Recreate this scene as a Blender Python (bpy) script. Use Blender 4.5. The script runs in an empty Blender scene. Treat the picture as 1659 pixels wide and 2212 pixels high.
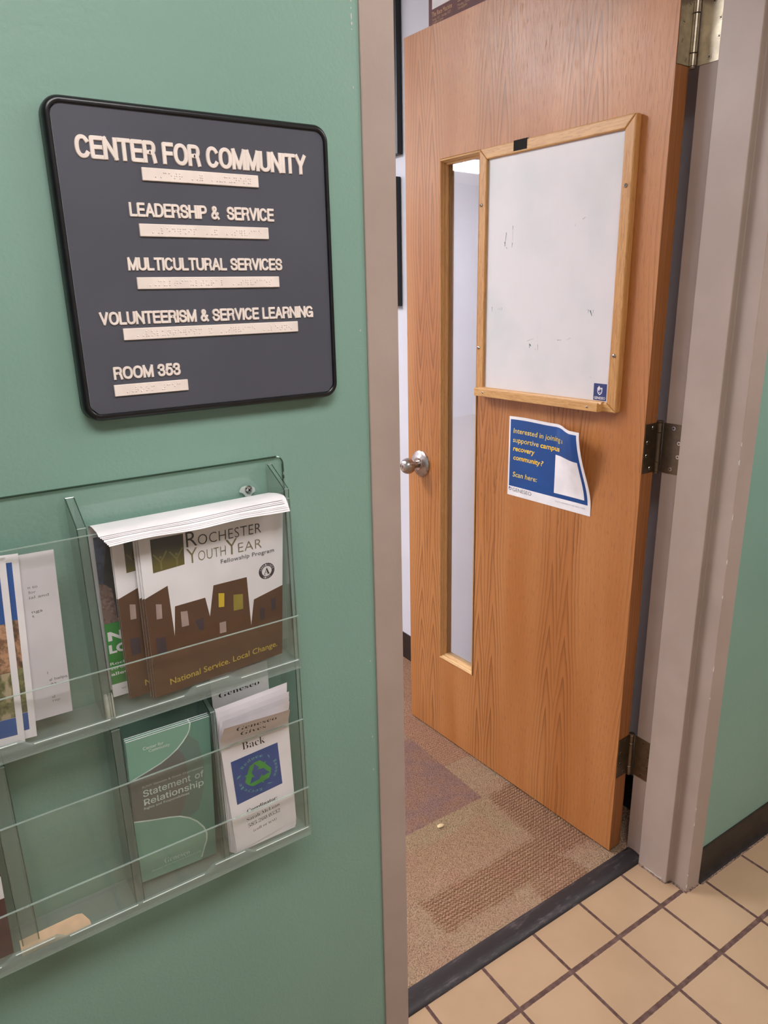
import bpy, bmesh, math, random
from mathutils import Vector, Matrix
from mathutils.geometry import tessellate_polygon

random.seed(7)
SC = bpy.context.scene
COL = SC.collection
PI = math.pi

# ------------------------------------------------------------------ camera, world, light, exposure
cam = bpy.data.cameras.new('camera')
cam.sensor_fit = 'VERTICAL'; cam.sensor_height = 24.0
cam.lens = 1559.27 / 2212.0 * 24.0
cam.clip_start = 0.02; cam.clip_end = 60
cam_o = bpy.data.objects.new('camera', cam); COL.objects.link(cam_o)
cam_o.location = (-0.5624, -0.8107, 1.4567)
cam_o.rotation_euler = (math.radians(73.1624), math.radians(1.2064), math.radians(-33.6743))
SC.camera = cam_o

world = bpy.data.worlds.new('world'); SC.world = world; world.use_nodes = True
world.node_tree.nodes['Background'].inputs[0].default_value = (0.9, 0.88, 0.9, 1)
world.node_tree.nodes['Background'].inputs[1].default_value = 0.05

vs = SC.view_settings
vs.view_transform = 'Standard'; vs.look = 'None'; vs.gamma = 1.0; vs.use_curve_mapping = False
vs.exposure = 0.0
HALL_RGB = (1.0, 0.965, 0.965); ROOM_RGB = (0.95, 0.96, 1.0)
HALL_E = 17.2       # emission of the corridor ceiling lights
ROOM_E = 36.0       # emission of the office ceiling lights
SC.cycles.max_bounces = 10; SC.cycles.transparent_max_bounces = 24
SC.cycles.diffuse_bounces = 4; SC.cycles.glossy_bounces = 4

# ------------------------------------------------------------------ measured layout (metres)
WALL = 0.0123                 # corridor face of the green wall
W = 0.8539                    # clear opening between the jambs
DX, DY, DTH = 0.7980, 0.1952, math.radians(86.9754)
EX = Vector((math.cos(PI - DTH), math.sin(PI - DTH)))
DROT = math.atan2(EX.y, EX.x)
SIDE = 0.985                  # white wall behind the door
CEIL = 2.6

# ------------------------------------------------------------------ node helpers
class S:
    """a socket with arithmetic"""
    def __init__(s, nt, k): s.nt = nt; s.k = k
    def _m(s, op, *a, clamp=False):
        n = s.nt.nodes.new('ShaderNodeMath'); n.operation = op; n.use_clamp = clamp
        for i, v in enumerate((s,) + a):
            if isinstance(v, S): s.nt.links.new(v.k, n.inputs[i])
            else: n.inputs[i].default_value = v
        return S(s.nt, n.outputs[0])
    def __add__(s, o): return s._m('ADD', o)
    def __radd__(s, o): return s._m('ADD', o)
    def __sub__(s, o): return s._m('SUBTRACT', o)
    def __rsub__(s, o): return (s * -1.0) + o
    def __mul__(s, o): return s._m('MULTIPLY', o)
    def __rmul__(s, o): return s._m('MULTIPLY', o)
    def __truediv__(s, o): return s._m('DIVIDE', o)
    def cos(s): return s._m('COSINE')
    def sin(s): return s._m('SINE')
    def abs(s): return s._m('ABSOLUTE')
    def fract(s): return s._m('FRACT')
    def pow(s, e): return s._m('POWER', e)
    def gt(s, o): return s._m('GREATER_THAN', o)
    def lt(s, o): return s._m('LESS_THAN', o)
    def mn(s, o): return s._m('MINIMUM', o)
    def mx(s, o): return s._m('MAXIMUM', o)
    def ping(s, o): return s._m('PINGPONG', o)
    def smooth(s, a, b):
        n = s.nt.nodes.new('ShaderNodeMapRange'); n.interpolation_type = 'SMOOTHSTEP'
        s.nt.links.new(s.k, n.inputs[0]); n.inputs[1].default_value = a; n.inputs[2].default_value = b
        return S(s.nt, n.outputs[0])

def lin(c):
    return tuple(((v / 255.0) / 12.92 if v / 255.0 <= 0.04045 else ((v / 255.0 + 0.055) / 1.055) ** 2.4) for v in c)

class Mat:
    def __init__(m, name, rgb=(128, 128, 128), rough=0.5, metal=0.0, spec=0.5):
        m.mat = bpy.data.materials.new(name); m.mat.use_nodes = True
        m.nt = m.mat.node_tree
        m.b = m.nt.nodes['Principled BSDF']
        m.b.inputs['Base Color'].default_value = (*lin(rgb), 1)
        m.b.inputs['Roughness'].default_value = rough
        m.b.inputs['Metallic'].default_value = metal
        m.b.inputs['Specular IOR Level'].default_value = spec
    def xyz(m, scale=(1, 1, 1)):
        tc = m.nt.nodes.new('ShaderNodeTexCoord')
        mp = m.nt.nodes.new('ShaderNodeMapping'); mp.inputs['Scale'].default_value = scale
        m.nt.links.new(tc.outputs['Object'], mp.inputs[0])
        return mp.outputs[0]
    def sep(m):
        tc = m.nt.nodes.new('ShaderNodeTexCoord'); n = m.nt.nodes.new('ShaderNodeSeparateXYZ')
        m.nt.links.new(tc.outputs['Object'], n.inputs[0])
        return [S(m.nt, n.outputs[i]) for i in range(3)]
    def noise(m, scale=1.0, stretch=(1, 1, 1), detail=3.0, rough=0.55, out=0):
        n = m.nt.nodes.new('ShaderNodeTexNoise'); m.nt.links.new(m.xyz(stretch), n.inputs['Vector'])
        n.inputs['Scale'].default_value = scale; n.inputs['Detail'].default_value = detail
        n.inputs['Roughness'].default_value = rough
        return S(m.nt, n.outputs[out])
    def voro(m, scale=1.0, stretch=(1, 1, 1), feature='F1'):
        n = m.nt.nodes.new('ShaderNodeTexVoronoi'); n.feature = feature
        m.nt.links.new(m.xyz(stretch), n.inputs['Vector']); n.inputs['Scale'].default_value = scale
        return S(m.nt, n.outputs['Distance'])
    def mix(m, fac, a, b):
        n = m.nt.nodes.new('ShaderNodeMix'); n.data_type = 'RGBA'
        if isinstance(fac, S): m.nt.links.new(fac.k, n.inputs[0])
        else: n.inputs[0].default_value = fac
        for i, c in ((6, a), (7, b)):
            if isinstance(c, S): m.nt.links.new(c.k, n.inputs[i])
            else: n.inputs[i].default_value = (*lin(c), 1)
        return S(m.nt, n.outputs[2])
    def color(m, c): m.nt.links.new(c.k, m.b.inputs['Base Color']); return m
    def rough(m, r): m.nt.links.new(r.k, m.b.inputs['Roughness']); return m
    def bump(m, h, dist=0.001, strength=1.0):
        n = m.nt.nodes.new('ShaderNodeBump'); n.inputs['Distance'].default_value = dist
        n.inputs['Strength'].default_value = strength
        m.nt.links.new(h.k, n.inputs['Height']); m.nt.links.new(n.outputs[0], m.b.inputs['Normal'])
        return m

def plain(name, rgb, rough=0.5, metal=0.0, spec=0.5, var=0.06, scale=40.0):
    m = Mat(name, rgb, rough, metal, spec)
    n = m.noise(scale, detail=2)
    lo = tuple(v * (1 - var) for v in rgb); hi = tuple(min(255, v * (1 + var)) for v in rgb)
    m.color(m.mix(n.smooth(0.3, 0.7), lo, hi))
    return m

def clear_mat(name, tint, edge=0.0, milk=0.0, rough=0.04, ior=1.49, milk_rgb=(210, 225, 218)):
    """clear plastic or glass sheet: transmission, a fresnel reflection and some milkiness"""
    mat = bpy.data.materials.new(name); mat.use_nodes = True; nt = mat.node_tree
    for n in list(nt.nodes): nt.nodes.remove(n)
    out = nt.nodes.new('ShaderNodeOutputMaterial')
    tr = nt.nodes.new('ShaderNodeBsdfTransparent'); tr.inputs[0].default_value = (*tint, 1)
    gl = nt.nodes.new('ShaderNodeBsdfGlossy'); gl.inputs['Roughness'].default_value = rough
    ge = nt.nodes.new('ShaderNodeNewGeometry'); dp = nt.nodes.new('ShaderNodeVectorMath'); dp.operation = 'DOT_PRODUCT'
    nt.links.new(ge.outputs['Normal'], dp.inputs[0]); nt.links.new(ge.outputs['Incoming'], dp.inputs[1])
    f0 = ((ior - 1) / (ior + 1)) ** 2
    add = (1.0 - S(nt, dp.outputs['Value']).abs()).pow(5.0) * (1 - f0) + (f0 + edge)
    mx = nt.nodes.new('ShaderNodeMixShader')
    nt.links.new(add.k, mx.inputs[0]); nt.links.new(tr.outputs[0], mx.inputs[1]); nt.links.new(gl.outputs[0], mx.inputs[2])
    last = mx.outputs[0]
    if milk:
        df = nt.nodes.new('ShaderNodeBsdfDiffuse'); df.inputs[0].default_value = (*lin(milk_rgb), 1)
        m2 = nt.nodes.new('ShaderNodeMixShader')
        ns = nt.nodes.new('ShaderNodeTexNoise'); ns.inputs['Scale'].default_value = 30
        tc = nt.nodes.new('ShaderNodeTexCoord'); nt.links.new(tc.outputs['Object'], ns.inputs['Vector'])
        f = S(nt, ns.outputs[0]) * (milk * 0.5) + milk * 0.75
        nt.links.new(f.k, m2.inputs[0]); nt.links.new(last, m2.inputs[1]); nt.links.new(df.outputs[0], m2.inputs[2]); last = m2.outputs[0]
    nt.links.new(last, out.inputs[0])
    class H: pass
    h = H(); h.mat = mat
    return h

def emit_mat(name, rgb, strength):
    mat = bpy.data.materials.new(name); mat.use_nodes = True; nt = mat.node_tree
    b = nt.nodes['Principled BSDF']; b.inputs['Base Color'].default_value = (*rgb, 1)
    b.inputs['Emission Color'].default_value = (*rgb, 1); b.inputs['Emission Strength'].default_value = strength
    class H: pass
    h = H(); h.mat = mat
    return h

# ------------------------------------------------------------------ materials
M = {}
def green_paint():
    m = Mat('green_wall_paint', (132, 168, 148), 0.42, spec=0.4)
    n = m.noise(2.0, detail=2)
    m.color(m.mix(n.smooth(0.3, 0.7), (126, 160, 145), (133, 166, 151)))
    return m.bump(m.noise(220, detail=3) + m.noise(45, (1, 1, 1.3), 3) * 1.2, 0.0007, 0.5)
M['green'] = green_paint()
def frame_paint():
    m = Mat('taupe_frame_paint', (176, 156, 144), 0.38, spec=0.45)
    n = m.noise(6, detail=4)
    m.color(m.mix(n.smooth(0.35, 0.7), (169, 151, 140), (177, 159, 148)))
    return m.bump(m.noise(160, detail=2), 0.0004, 0.4)
M['frame'] = frame_paint()
M['chip'] = plain('chipped_paint_primer', (205, 198, 190), 0.7)
M['grime'] = plain('grimy_sealant', (112, 92, 80), 0.9, var=0.4, scale=220)
M['white_wall'] = plain('white_office_paint', (216, 215, 225), 0.55, var=0.015, scale=3)
M['ceil'] = plain('ceiling_tile_white', (225, 223, 220), 0.8, var=0.02)
M['hall_wall'] = plain('cream_corridor_wall', (190, 180, 168), 0.6, var=0.02, scale=3)
M['black_base'] = plain('dark_vinyl_base', (36, 29, 26), 0.42, var=0.2, scale=30)
def threshold_mat():
    m = Mat('scuffed_black_rubber', (44, 38, 40), 0.5, spec=0.45)
    n = m.noise(26, (0.6, 2.2, 1), 5, 0.7)
    m.color(m.mix(n.smooth(0.50, 0.80), (42, 37, 39), (104, 94, 94)))
    return m.bump(m.noise(90, detail=3), 0.0005, 0.5)
M['rubber'] = threshold_mat()

def oak_door():
    m = Mat('oak_veneer', (190, 125, 75), 0.34, spec=0.5)
    a, o, z = m.sep()
    wob = m.noise(2.6, (1.0, 1.0, 1.4), 2)
    jag = m.noise(1.0, (120, 1, 11), 3, 0.7)
    u = (a - 0.485).ping(0.135)
    t = (u - 0.028 + (wob - 0.5) * 0.020).abs()
    h = ((z - 0.85) * (2 * PI / 1.6)).cos() * 2.1 + (m.noise(1.0, (3.0, 1, 1.0), 1) - 0.5) * 2.6
    f = h + (t * 82.0) * (t.smooth(0.0, 0.035) * 0.35 + 0.65) + (jag - 0.5) * (((z - 0.94) * 7.0).pow(2.0)._m('MULTIPLY', -1.0)._m('EXPONENT') * 0.9 + 0.30)
    g = f.fract()
    line = g.pow(3.0) * (1.0 - (g.smooth(0.95, 1.0)) * 0.6)
    fade = m.noise(1.0, (26, 1, 2.5), 3).smooth(0.25, 0.6)
    pore = m.noise(1.0, (680, 1, 34), 2, 0.6).smooth(0.55, 0.68)
    near = t.smooth(0.018, 0.055)
    tone = m.noise(1.0, (9, 1, 0.9), 2)
    base = m.mix(tone.smooth(0.3, 0.7), (194, 131, 79), (179, 112, 59))
    c1 = m.mix((line * 0.95 * (fade * 0.5 + 0.5)) * (1.0 - near * 0.86), base, (116, 66, 30))
    c2 = m.mix(pore * (near * 0.46 + 0.12), c1, (128, 78, 40))
    m.color(c2)
    m.rough(m.noise(5, detail=2) * 0.12 + 0.30)
    return m.bump((line * -0.5) - pore * 0.6, 0.0004, 0.5)
M['oak'] = oak_door()
def oak_edge():
    m = Mat('oak_edge_band', (158, 100, 56), 0.45)
    n = m.noise(1.0, (30, 260, 4), 3)
    return m.color(m.mix(n.smooth(0.35, 0.7), (168, 108, 62), (138, 84, 44)))
M['oak_edge'] = oak_edge()
def oak_rail(name, stretch, l=(214, 164, 104), d=(172, 118, 66)):
    m = Mat(name, l, 0.36)
    n = m.noise(1.0, stretch, 4, 0.65)
    g = (n * 7.0).fract().pow(3.0)
    p = m.noise(1.0, tuple(4 * s for s in stretch), 2)
    c = m.mix(g * 0.75, l, d)
    return m.color(m.mix(p.smooth(0.6, 0.75) * 0.5, c, d))
M['oak_h'] = oak_rail('honey_oak_horizontal', (5, 90, 90))
M['oak_v'] = oak_rail('honey_oak_vertical', (90, 90, 5), (206, 152, 92), (160, 104, 54))
M['bead_v'] = oak_rail('oak_bead_vertical', (160, 160, 4), (214, 160, 104), (170, 112, 64))
M['bead_h'] = oak_rail('oak_bead_horizontal', (4, 160, 160), (226, 182, 128), (186, 136, 84))  # paler than the vertical bead: light from above put into the colour
def whiteboard_mat():
    m = Mat('melamine_white', (224, 218, 220), 0.28, spec=0.5)
    n = m.noise(5.0, (1, 1, 1), 3); v = m.noise(9, (3, 1, 1), 2)
    c = m.mix(n.smooth(0.42, 0.72), (224, 217, 218), (211, 210, 210))
    return m.color(m.mix(v.smooth(0.6, 0.85) * 0.4, c, (208, 205, 208)))
M['board'] = whiteboard_mat()
def brushed(name, rgb, rough):
    m = Mat(name, rgb, rough, metal=1.0)
    n = m.noise(70, detail=3)
    m.color(m.mix(n.smooth(0.3, 0.7), tuple(v * .9 for v in rgb), rgb))
    return m.rough(m.noise(25, detail=3) * 0.15 + (rough - 0.07))
M['nickel'] = brushed('satin_nickel', (196, 186, 182), 0.27)
M['brass'] = brushed('dull_steel_hinge', (168, 157, 138), 0.36)
M['bronze'] = brushed('worn_bronze_hinge', (132, 118, 100), 0.42)
M['chrome'] = brushed('bright_screw_metal', (210, 208, 205), 0.18)
M['dark'] = plain('dark_recess', (24, 20, 18), 0.6)
M['black_frame'] = plain('black_plastic_frame', (22, 23, 26), 0.3, var=0.15, scale=60)
M['plate'] = plain('charcoal_engraving_plastic', (79, 80, 90), 0.36, var=0.03, scale=6)
M['plate_edge'] = plain('pale_plate_edge', (176, 176, 178), 0.5)
M['letter'] = plain('cream_raised_plastic', (240, 226, 216), 0.45, var=0.02)
M['black_pic'] = plain('black_picture_frame', (18, 18, 22), 0.35)
M['tape'] = plain('black_hook_tape', (22, 19, 18), 0.95, var=0.4, scale=900)
def paper(name, rgb, rough=0.55, var=0.025): return plain(name, rgb, rough, var=var, scale=18)
M['paper'] = paper('white_paper', (242, 237, 239))
M['paper_grey'] = paper('greyish_paper', (214, 208, 212))
M['ink'] = plain('black_ink', (42, 38, 40), 0.5)
M['ink_grey'] = plain('grey_ink', (105, 102, 104), 0.5)
M['ink_soft'] = plain('pale_grey_ink', (165, 160, 164), 0.5)
M['ink_olive'] = plain('olive_ink', (122, 112, 74), 0.45)
M['brown'] = plain('brown_print', (90, 56, 32), 0.3, var=0.03)
M['brown_low'] = plain('deep_brown_print', (88, 51, 18), 0.3, var=0.03)
M['navy'] = plain('plum_print', (58, 44, 56), 0.35)
M['tanwin'] = plain('tan_window_print', (178, 154, 146), 0.35)
M['yellow'] = plain('yellow_print', (226, 196, 40), 0.35)
M['olive'] = plain('olive_print', (146, 132, 50), 0.35)
def logo_mat():
    m = Mat('olive_black_logo_print', (50, 50, 40), 0.35)
    x, y, z = m.sep()
    f = (z * -1.0 + 1.190).smooth(-0.006, 0.026) * 0.9
    return m.color(m.mix(f, (38, 40, 36), (104, 92, 26)))
M['logo'] = logo_mat()
M['logo_line'] = plain('logo_figure_print', (120, 112, 58), 0.35)
M['ns_yellow'] = plain('mustard_print', (214, 182, 56), 0.35)
M['green_print'] = plain('leaf_green_print', (46, 138, 54), 0.35)
def photo_mat(name, cols, scale):
    m = Mat(name, cols[0], 0.35)
    n = m.noise(scale, detail=5, rough=0.7); v = m.noise(scale * .45, (1, 1, .6), 3)
    c = m.mix(n.smooth(0.42, 0.58), cols[0], cols[1])
    c = m.mix(v.smooth(0.52, 0.6), c, cols[2])
    return m.color(c)
M['photo_sky'] = photo_mat('blue_dusk_photo', [(70, 84, 116), (50, 58, 84), (40, 44, 58)], 60)
M['photo_rock'] = photo_mat('brown_bark_photo', [(140, 112, 106), (98, 76, 72), (120, 96, 88)], 240)
M['photo_dark'] = photo_mat('dark_figure_photo', [(52, 46, 52), (36, 32, 40), (70, 62, 64)], 160)
M['photo_stone'] = photo_mat('stacked_stone_photo', [(196, 150, 116), (120, 86, 60), (80, 60, 44)], 75)
M['photo_grass'] = photo_mat('olive_grass_photo', [(134, 132, 88), (92, 92, 60), (176, 160, 130)], 140)
M['blue'] = plain('royal_blue_print', (28, 86, 160), 0.35, var=0.03)
M['blue_poster'] = plain('deep_blue_print', (14, 74, 142), 0.3, var=0.04, scale=14)
M['blue_rec'] = plain('recycle_blue_print', (44, 76, 142), 0.35, var=0.03)
M['rec_green'] = plain('recycle_green_print', (66, 150, 62), 0.35)
M['rec_text'] = plain('teal_print', (92, 160, 164), 0.35)
M['pale_yellow'] = plain('pale_yellow_print', (236, 208, 110), 0.4)
M['gold'] = plain('gold_print', (248, 202, 78), 0.4)
M['teal'] = plain('teal_green_cover', (122, 164, 144), 0.28, var=0.03, scale=8)
M['teal_dark'] = plain('dark_teal_cover', (98, 138, 122), 0.28, var=0.03, scale=8)
M['cover_grey'] = plain('grey_cover', (106, 108, 102), 0.28, var=0.04, scale=8)
M['cover_mid'] = plain('grey_teal_cover', (100, 122, 112), 0.28, var=0.04, scale=8)
M['cover_line'] = plain('mint_line_print', (196, 214, 202), 0.35)
M['maroon'] = plain('maroon_cover', (74, 34, 36), 0.35, var=0.1)
M['maroon_poster'] = plain('maroon_poster_print', (108, 66, 66), 0.45, var=0.03)
M['poster_text'] = plain('tan_poster_print', (196, 156, 118), 0.5)
M['tan_card'] = plain('peach_card', (232, 192, 152), 0.55)
M['tag_blue'] = plain('tag_blue_print', (44, 58, 112), 0.35)
M['mark_green'] = plain('dried_green_marker', (44, 92, 84), 0.5)
M['mark_grey'] = plain('dried_grey_marker', (150, 156, 158), 0.5)
M['acrylic'] = clear_mat('clear_acrylic', (0.994, 0.998, 0.996), milk=0.008, rough=0.05)
M['acrylic_shelf'] = clear_mat('acrylic_shelf', (0.94, 0.955, 0.95), milk=0.22, rough=0.12, milk_rgb=(176, 190, 184))
M['acrylic_rim'] = clear_mat('acrylic_rim', (0.92, 0.945, 0.93), milk=0.26, rough=0.1, milk_rgb=(190, 204, 196))
M['acrylic_wall'] = clear_mat('acrylic_divider', (0.965, 0.98, 0.975), milk=0.08, rough=0.08, milk_rgb=(180, 196, 188))
M['acrylic_edge'] = clear_mat('acrylic_polished_edge', (0.75, 0.82, 0.78), edge=0.08, milk=0.27, rough=0.1, milk_rgb=(222, 236, 226))
M['acrylic_glint'] = clear_mat('acrylic_painted_glint', (0.8, 0.85, 0.82), edge=0.15, milk=0.8, rough=0.1, milk_rgb=(240, 244, 240))  # whitish diffuse that paints a highlight on the rim
M['acrylic_dark'] = clear_mat('acrylic_back_edge', (0.42, 0.55, 0.48), edge=0.03, rough=0.1)
M['reflection_pale'] = plain('painted_reflection', (206, 206, 194), 0.4)
M['torn'] = clear_mat('torn_film', (0.8, 0.84, 0.82), milk=0.5, milk_rgb=(226, 230, 224))
M['glass'] = clear_mat('window_glass', (0.93, 0.945, 0.95), edge=0.05, rough=0.01, ior=1.52)
M['crumb'] = plain('pale_crumb', (222, 196, 156), 0.8)

def tile_mat():
    m = Mat('beige_quarry_tile', (200, 165, 130), 0.42, spec=0.4)
    x, y, z = m.sep()
    p = 0.1581
    fx = ((x - 0.7677) / p + 40.5).fract() - 0.5
    fy = ((y - 0.009) / p + 40.5).fract() - 0.5
    ed = (m.noise(110, detail=3) - 0.5) * 0.012
    dx_ = fx.abs() + ed; dy_ = fy.abs() + ed
    g = (1.0 - dx_.smooth(0.020, 0.027)).mx(1.0 - dy_.smooth(0.030, 0.038))
    tone = m.noise(4, detail=4); spk = m.noise(300, detail=2)
    t = m.mix(tone.smooth(0.3, 0.7), (168, 139, 110), (178, 149, 120))
    t = m.mix(spk.smooth(0.6, 0.8) * 0.25, t, (146, 118, 92))
    gr = m.mix(m.noise(60, detail=4).smooth(0.35, 0.75), (78, 54, 48), (112, 86, 78))
    m.color(m.mix(g, t, gr))
    m.rough(g * 0.45 + 0.36)
    return m.bump(g * -1.0 + spk * 0.03, 0.0016, 0.8)
M['tile'] = tile_mat()

def carpet_mat():
    m = Mat('patterned_carpet', (150, 118, 92), 0.95, spec=0.1)
    x, y, z = m.sep()
    wx = (m.noise(28, detail=3) - 0.5) * 0.05; wy = (m.noise(31, detail=3) - 0.5) * 0.05
    px = x + wx; py = y + wy
    def rect(x0, x1, y0, y1, s=0.012):
        return px.smooth(x0 - s, x0 + s) * (1.0 - px.smooth(x1 - s, x1 + s)) * py.smooth(y0 - s, y0 + s) * (1.0 - py.smooth(y1 - s, y1 + s))
    def hard(x0, x1, y0, y1): return x.gt(x0) * x.lt(x1) * y.gt(y0) * y.lt(y1)
    base = m.mix(m.noise(9, detail=3).smooth(0.38, 0.66), (214, 182, 150), (214, 174, 146))
    c = base
    c = m.mix(rect(0.36, 0.66, 0.40, 0.56) * 0.6, c, (202, 180, 142))
    c = m.mix(rect(0.10, 0.62, 0.36, 0.50) * 0.45, c, (212, 164, 136))
    brown = rect(0.28, 0.69, 0.24, 0.352).mx(rect(0.54, 0.70, 0.165, 0.26) * 0.8).mx(rect(0.678, 0.80, 0.262, 0.556))
    c = m.mix(brown * 0.30, c, (190, 138, 104))
    purple = hard(-2.0, 0.667, 0.56, 0.93)
    pn = m.mix(m.noise(14, detail=3).smooth(0.35, 0.65), (178, 144, 138), (190, 150, 130))
    c = m.mix(purple, c, pn)
    strip = hard(0.667, 0.985, 0.74, 1.6)
    c = m.mix(strip * 0.75, c, (216, 164, 136))
    far = hard(-2.0, 0.667, 0.93, 5.0)
    c = m.mix(far * 0.8, c, (192, 156, 132))
    n3 = m.noise(420, (1, 1, 1), 3, 0.7)
    loops = m.voro(330)
    zig = ((x * 640.0).sin() * 0.9 + y * 640.0 + (n3 - 0.5) * 4.0 + (m.noise(70, detail=2) - 0.5) * 4.0).sin() * 0.5 + 0.5
    zz = zig * (brown * 0.75 + 0.25 * strip + 0.12)
    ht = (loops * -1.6) + n3 * 1.2 + zz * 0.9
    dark = (n3.smooth(0.55, 0.36) * 0.4 + loops.smooth(0.4, 0.8) * 0.35)
    c = m.mix((1.0 - zig).smooth(0.35, 0.9) * (brown * 0.72 + strip * 0.30 + 0.05), c, (148, 92, 62))
    c = m.mix(dark._m('MINIMUM', 0.8), c, (112, 78, 58))
    c = m.mix(n3.smooth(0.58, 0.78) * 0.35, c, (214, 186, 152))
    m.color(c)
    return m.bump(ht, 0.004, 1.0)
M['carpet'] = carpet_mat()

# ------------------------------------------------------------------ mesh helpers
class Geo:
    def __init__(g): g.v = []; g.f = []; g.m = []; g.mats = []
    def mi(g, key):
        if key not in g.mats: g.mats.append(key)
        return g.mats.index(key)
    def add(g, vs, fs, key):
        o = len(g.v); k = g.mi(key)
        g.v += [tuple(p) for p in vs]
        for f in fs: g.f.append([o + i for i in f]); g.m.append(k)
    def box(g, x0, x1, y0, y1, z0, z1, key):
        vs = [(x, y, z) for x in (x0, x1) for y in (y0, y1) for z in (z0, z1)]
        g.add(vs, [(0, 1, 3, 2), (4, 6, 7, 5), (0, 4, 5, 1), (2, 3, 7, 6), (0, 2, 6, 4), (1, 5, 7, 3)], key)
    def prism(g, poly, fn, a0, a1, key):
        """poly: 2D outline; fn(u, v, a) -> xyz"""
        n = len(poly)
        vs = [fn(u, v, a0) for u, v in poly] + [fn(u, v, a1) for u, v in poly]
        fs = [(i, (i + 1) % n, n + (i + 1) % n, n + i) for i in range(n)]
        tri = tessellate_polygon([[Vector((u, v, 0)) for u, v in poly]])
        fs += [tuple(t) for t in tri] + [tuple(n + i for i in t) for t in tri]
        g.add(vs, fs, key)
    def rings(g, loops, key, close_first=False, close_last=False):
        n = len(loops[0]); vs = [p for l in loops for p in l]; fs = []
        for k in range(len(loops) - 1):
            for i in range(n):
                j = (i + 1) % n
                fs.append((k * n + i, k * n + j, (k + 1) * n + j, (k + 1) * n + i))
        if close_first: fs.append(tuple(range(n)))
        if close_last: fs.append(tuple((len(loops) - 1) * n + i for i in range(n)))
        g.add(vs, fs, key)
    def lathe(g, prof, fn, key, seg=40):
        """prof: (r, h); fn(x, y, h) -> xyz"""
        loops = [[fn(r * math.cos(2 * PI * i / seg), r * math.sin(2 * PI * i / seg), h) for i in range(seg)] for r, h in prof]
        g.rings(loops, key, True, True)
    def tube(g, path, r, key, seg=8):
        loops = []
        for i, p in enumerate(path):
            a = Vector(path[max(0, i - 1)]); b = Vector(path[min(len(path) - 1, i + 1)])
            d = (b - a).normalized(); up = Vector((0, 0, 1)) if abs(d.z) < .9 else Vector((1, 0, 0))
            s = d.cross(up).normalized(); t = s.cross(d)
            rr = r[i] if isinstance(r, list) else r
            loops.append([Vector(p) + (s * math.cos(2 * PI * k / seg) + t * math.sin(2 * PI * k / seg)) * rr for k in range(seg)])
        g.rings(loops, key, True, True)
    def art(g, poly, fn, off, key, maxlen=0.12):
        """a printed flat shape: 2D outline in sheet coordinates, split fine enough to follow the sheet"""
        bm = bmesh.new()
        tri = tessellate_polygon([[Vector((u, v, 0)) for u, v in poly]])
        bv = [bm.verts.new((u, v, 0)) for u, v in poly]
        for t in tri:
            try: bm.faces.new([bv[i] for i in t])
            except ValueError: pass
        for _ in range(4):
            es = [e for e in bm.edges if e.calc_length() > maxlen]
            if not es: break
            bmesh.ops.subdivide_edges(bm, edges=es, cuts=1)
            bmesh.ops.triangulate(bm, faces=[f for f in bm.faces if len(f.verts) > 4])
        bm.verts.index_update()
        g.add([fn(v.co.x, v.co.y, off) for v in bm.verts], [[v.index for v in f.verts] for f in bm.faces], key)
        bm.free()
    def sheet(g, fn, ns, nt, thick, key, back=None):
        """a sheet of paper over s, t in 0..1; fn(s, t, off)"""
        vs = [fn(i / ns, j / nt, 0) for j in range(nt + 1) for i in range(ns + 1)]
        vb = [fn(i / ns, j / nt, -thick) for j in range(nt + 1) for i in range(ns + 1)]
        n = len(vs); w = ns + 1
        ff = [(j * w + i, j * w + i + 1, (j + 1) * w + i + 1, (j + 1) * w + i) for j in range(nt) for i in range(ns)]
        fb = [tuple(n + k for k in reversed(f)) for f in ff]
        rim = [i for i in range(w)] + [j * w + ns for j in range(1, nt + 1)] + [nt * w + i for i in range(ns - 1, -1, -1)] + [j * w for j in range(nt - 1, 0, -1)]
        fe = [(rim[k], n + rim[k], n + rim[(k + 1) % len(rim)], rim[(k + 1) % len(rim)]) for k in range(len(rim))]
        g.add(vs + vb, ff + fb + fe, key)
    def build(g, name, parent=None, bevel=0.0, smooth=False, seg=2, local=False):
        me = bpy.data.meshes.new(name)
        me.from_pydata(g.v, [], g.f)
        for k in g.mats: me.materials.append(M[k].mat)
        for p, k in zip(me.polygons, g.m): p.material_index = k
        bm = bmesh.new(); bm.from_mesh(me); bmesh.ops.recalc_face_normals(bm, faces=bm.faces); bm.to_mesh(me); bm.free()
        if smooth:
            for p in me.polygons: p.use_smooth = True
        me.update()
        o = bpy.data.objects.new(name, me); COL.objects.link(o)
        if bevel:
            b = o.modifiers.new('bevel', 'BEVEL'); b.width = bevel; b.segments = seg; b.limit_method = 'ANGLE'; b.angle_limit = math.radians(40)
        if smooth:
            try:
                me.set_sharp_from_angle(angle=math.radians(38))
            except Exception: pass
        if parent:
            o.parent = parent
            if parent.type == 'EMPTY' and not local: o.matrix_parent_inverse = parent.matrix_basis.inverted()
        return o

def empty(name, loc, rz=0.0):
    o = bpy.data.objects.new(name, None); COL.objects.link(o)
    o.location = loc; o.rotation_euler = (0, 0, rz); o.empty_display_size = 0.05
    return o
def tag(o, label, cat, group=None, kind=None):
    o['label'] = label; o['category'] = cat
    if group: o['group'] = group
    if kind: o['kind'] = kind
    return o

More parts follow.
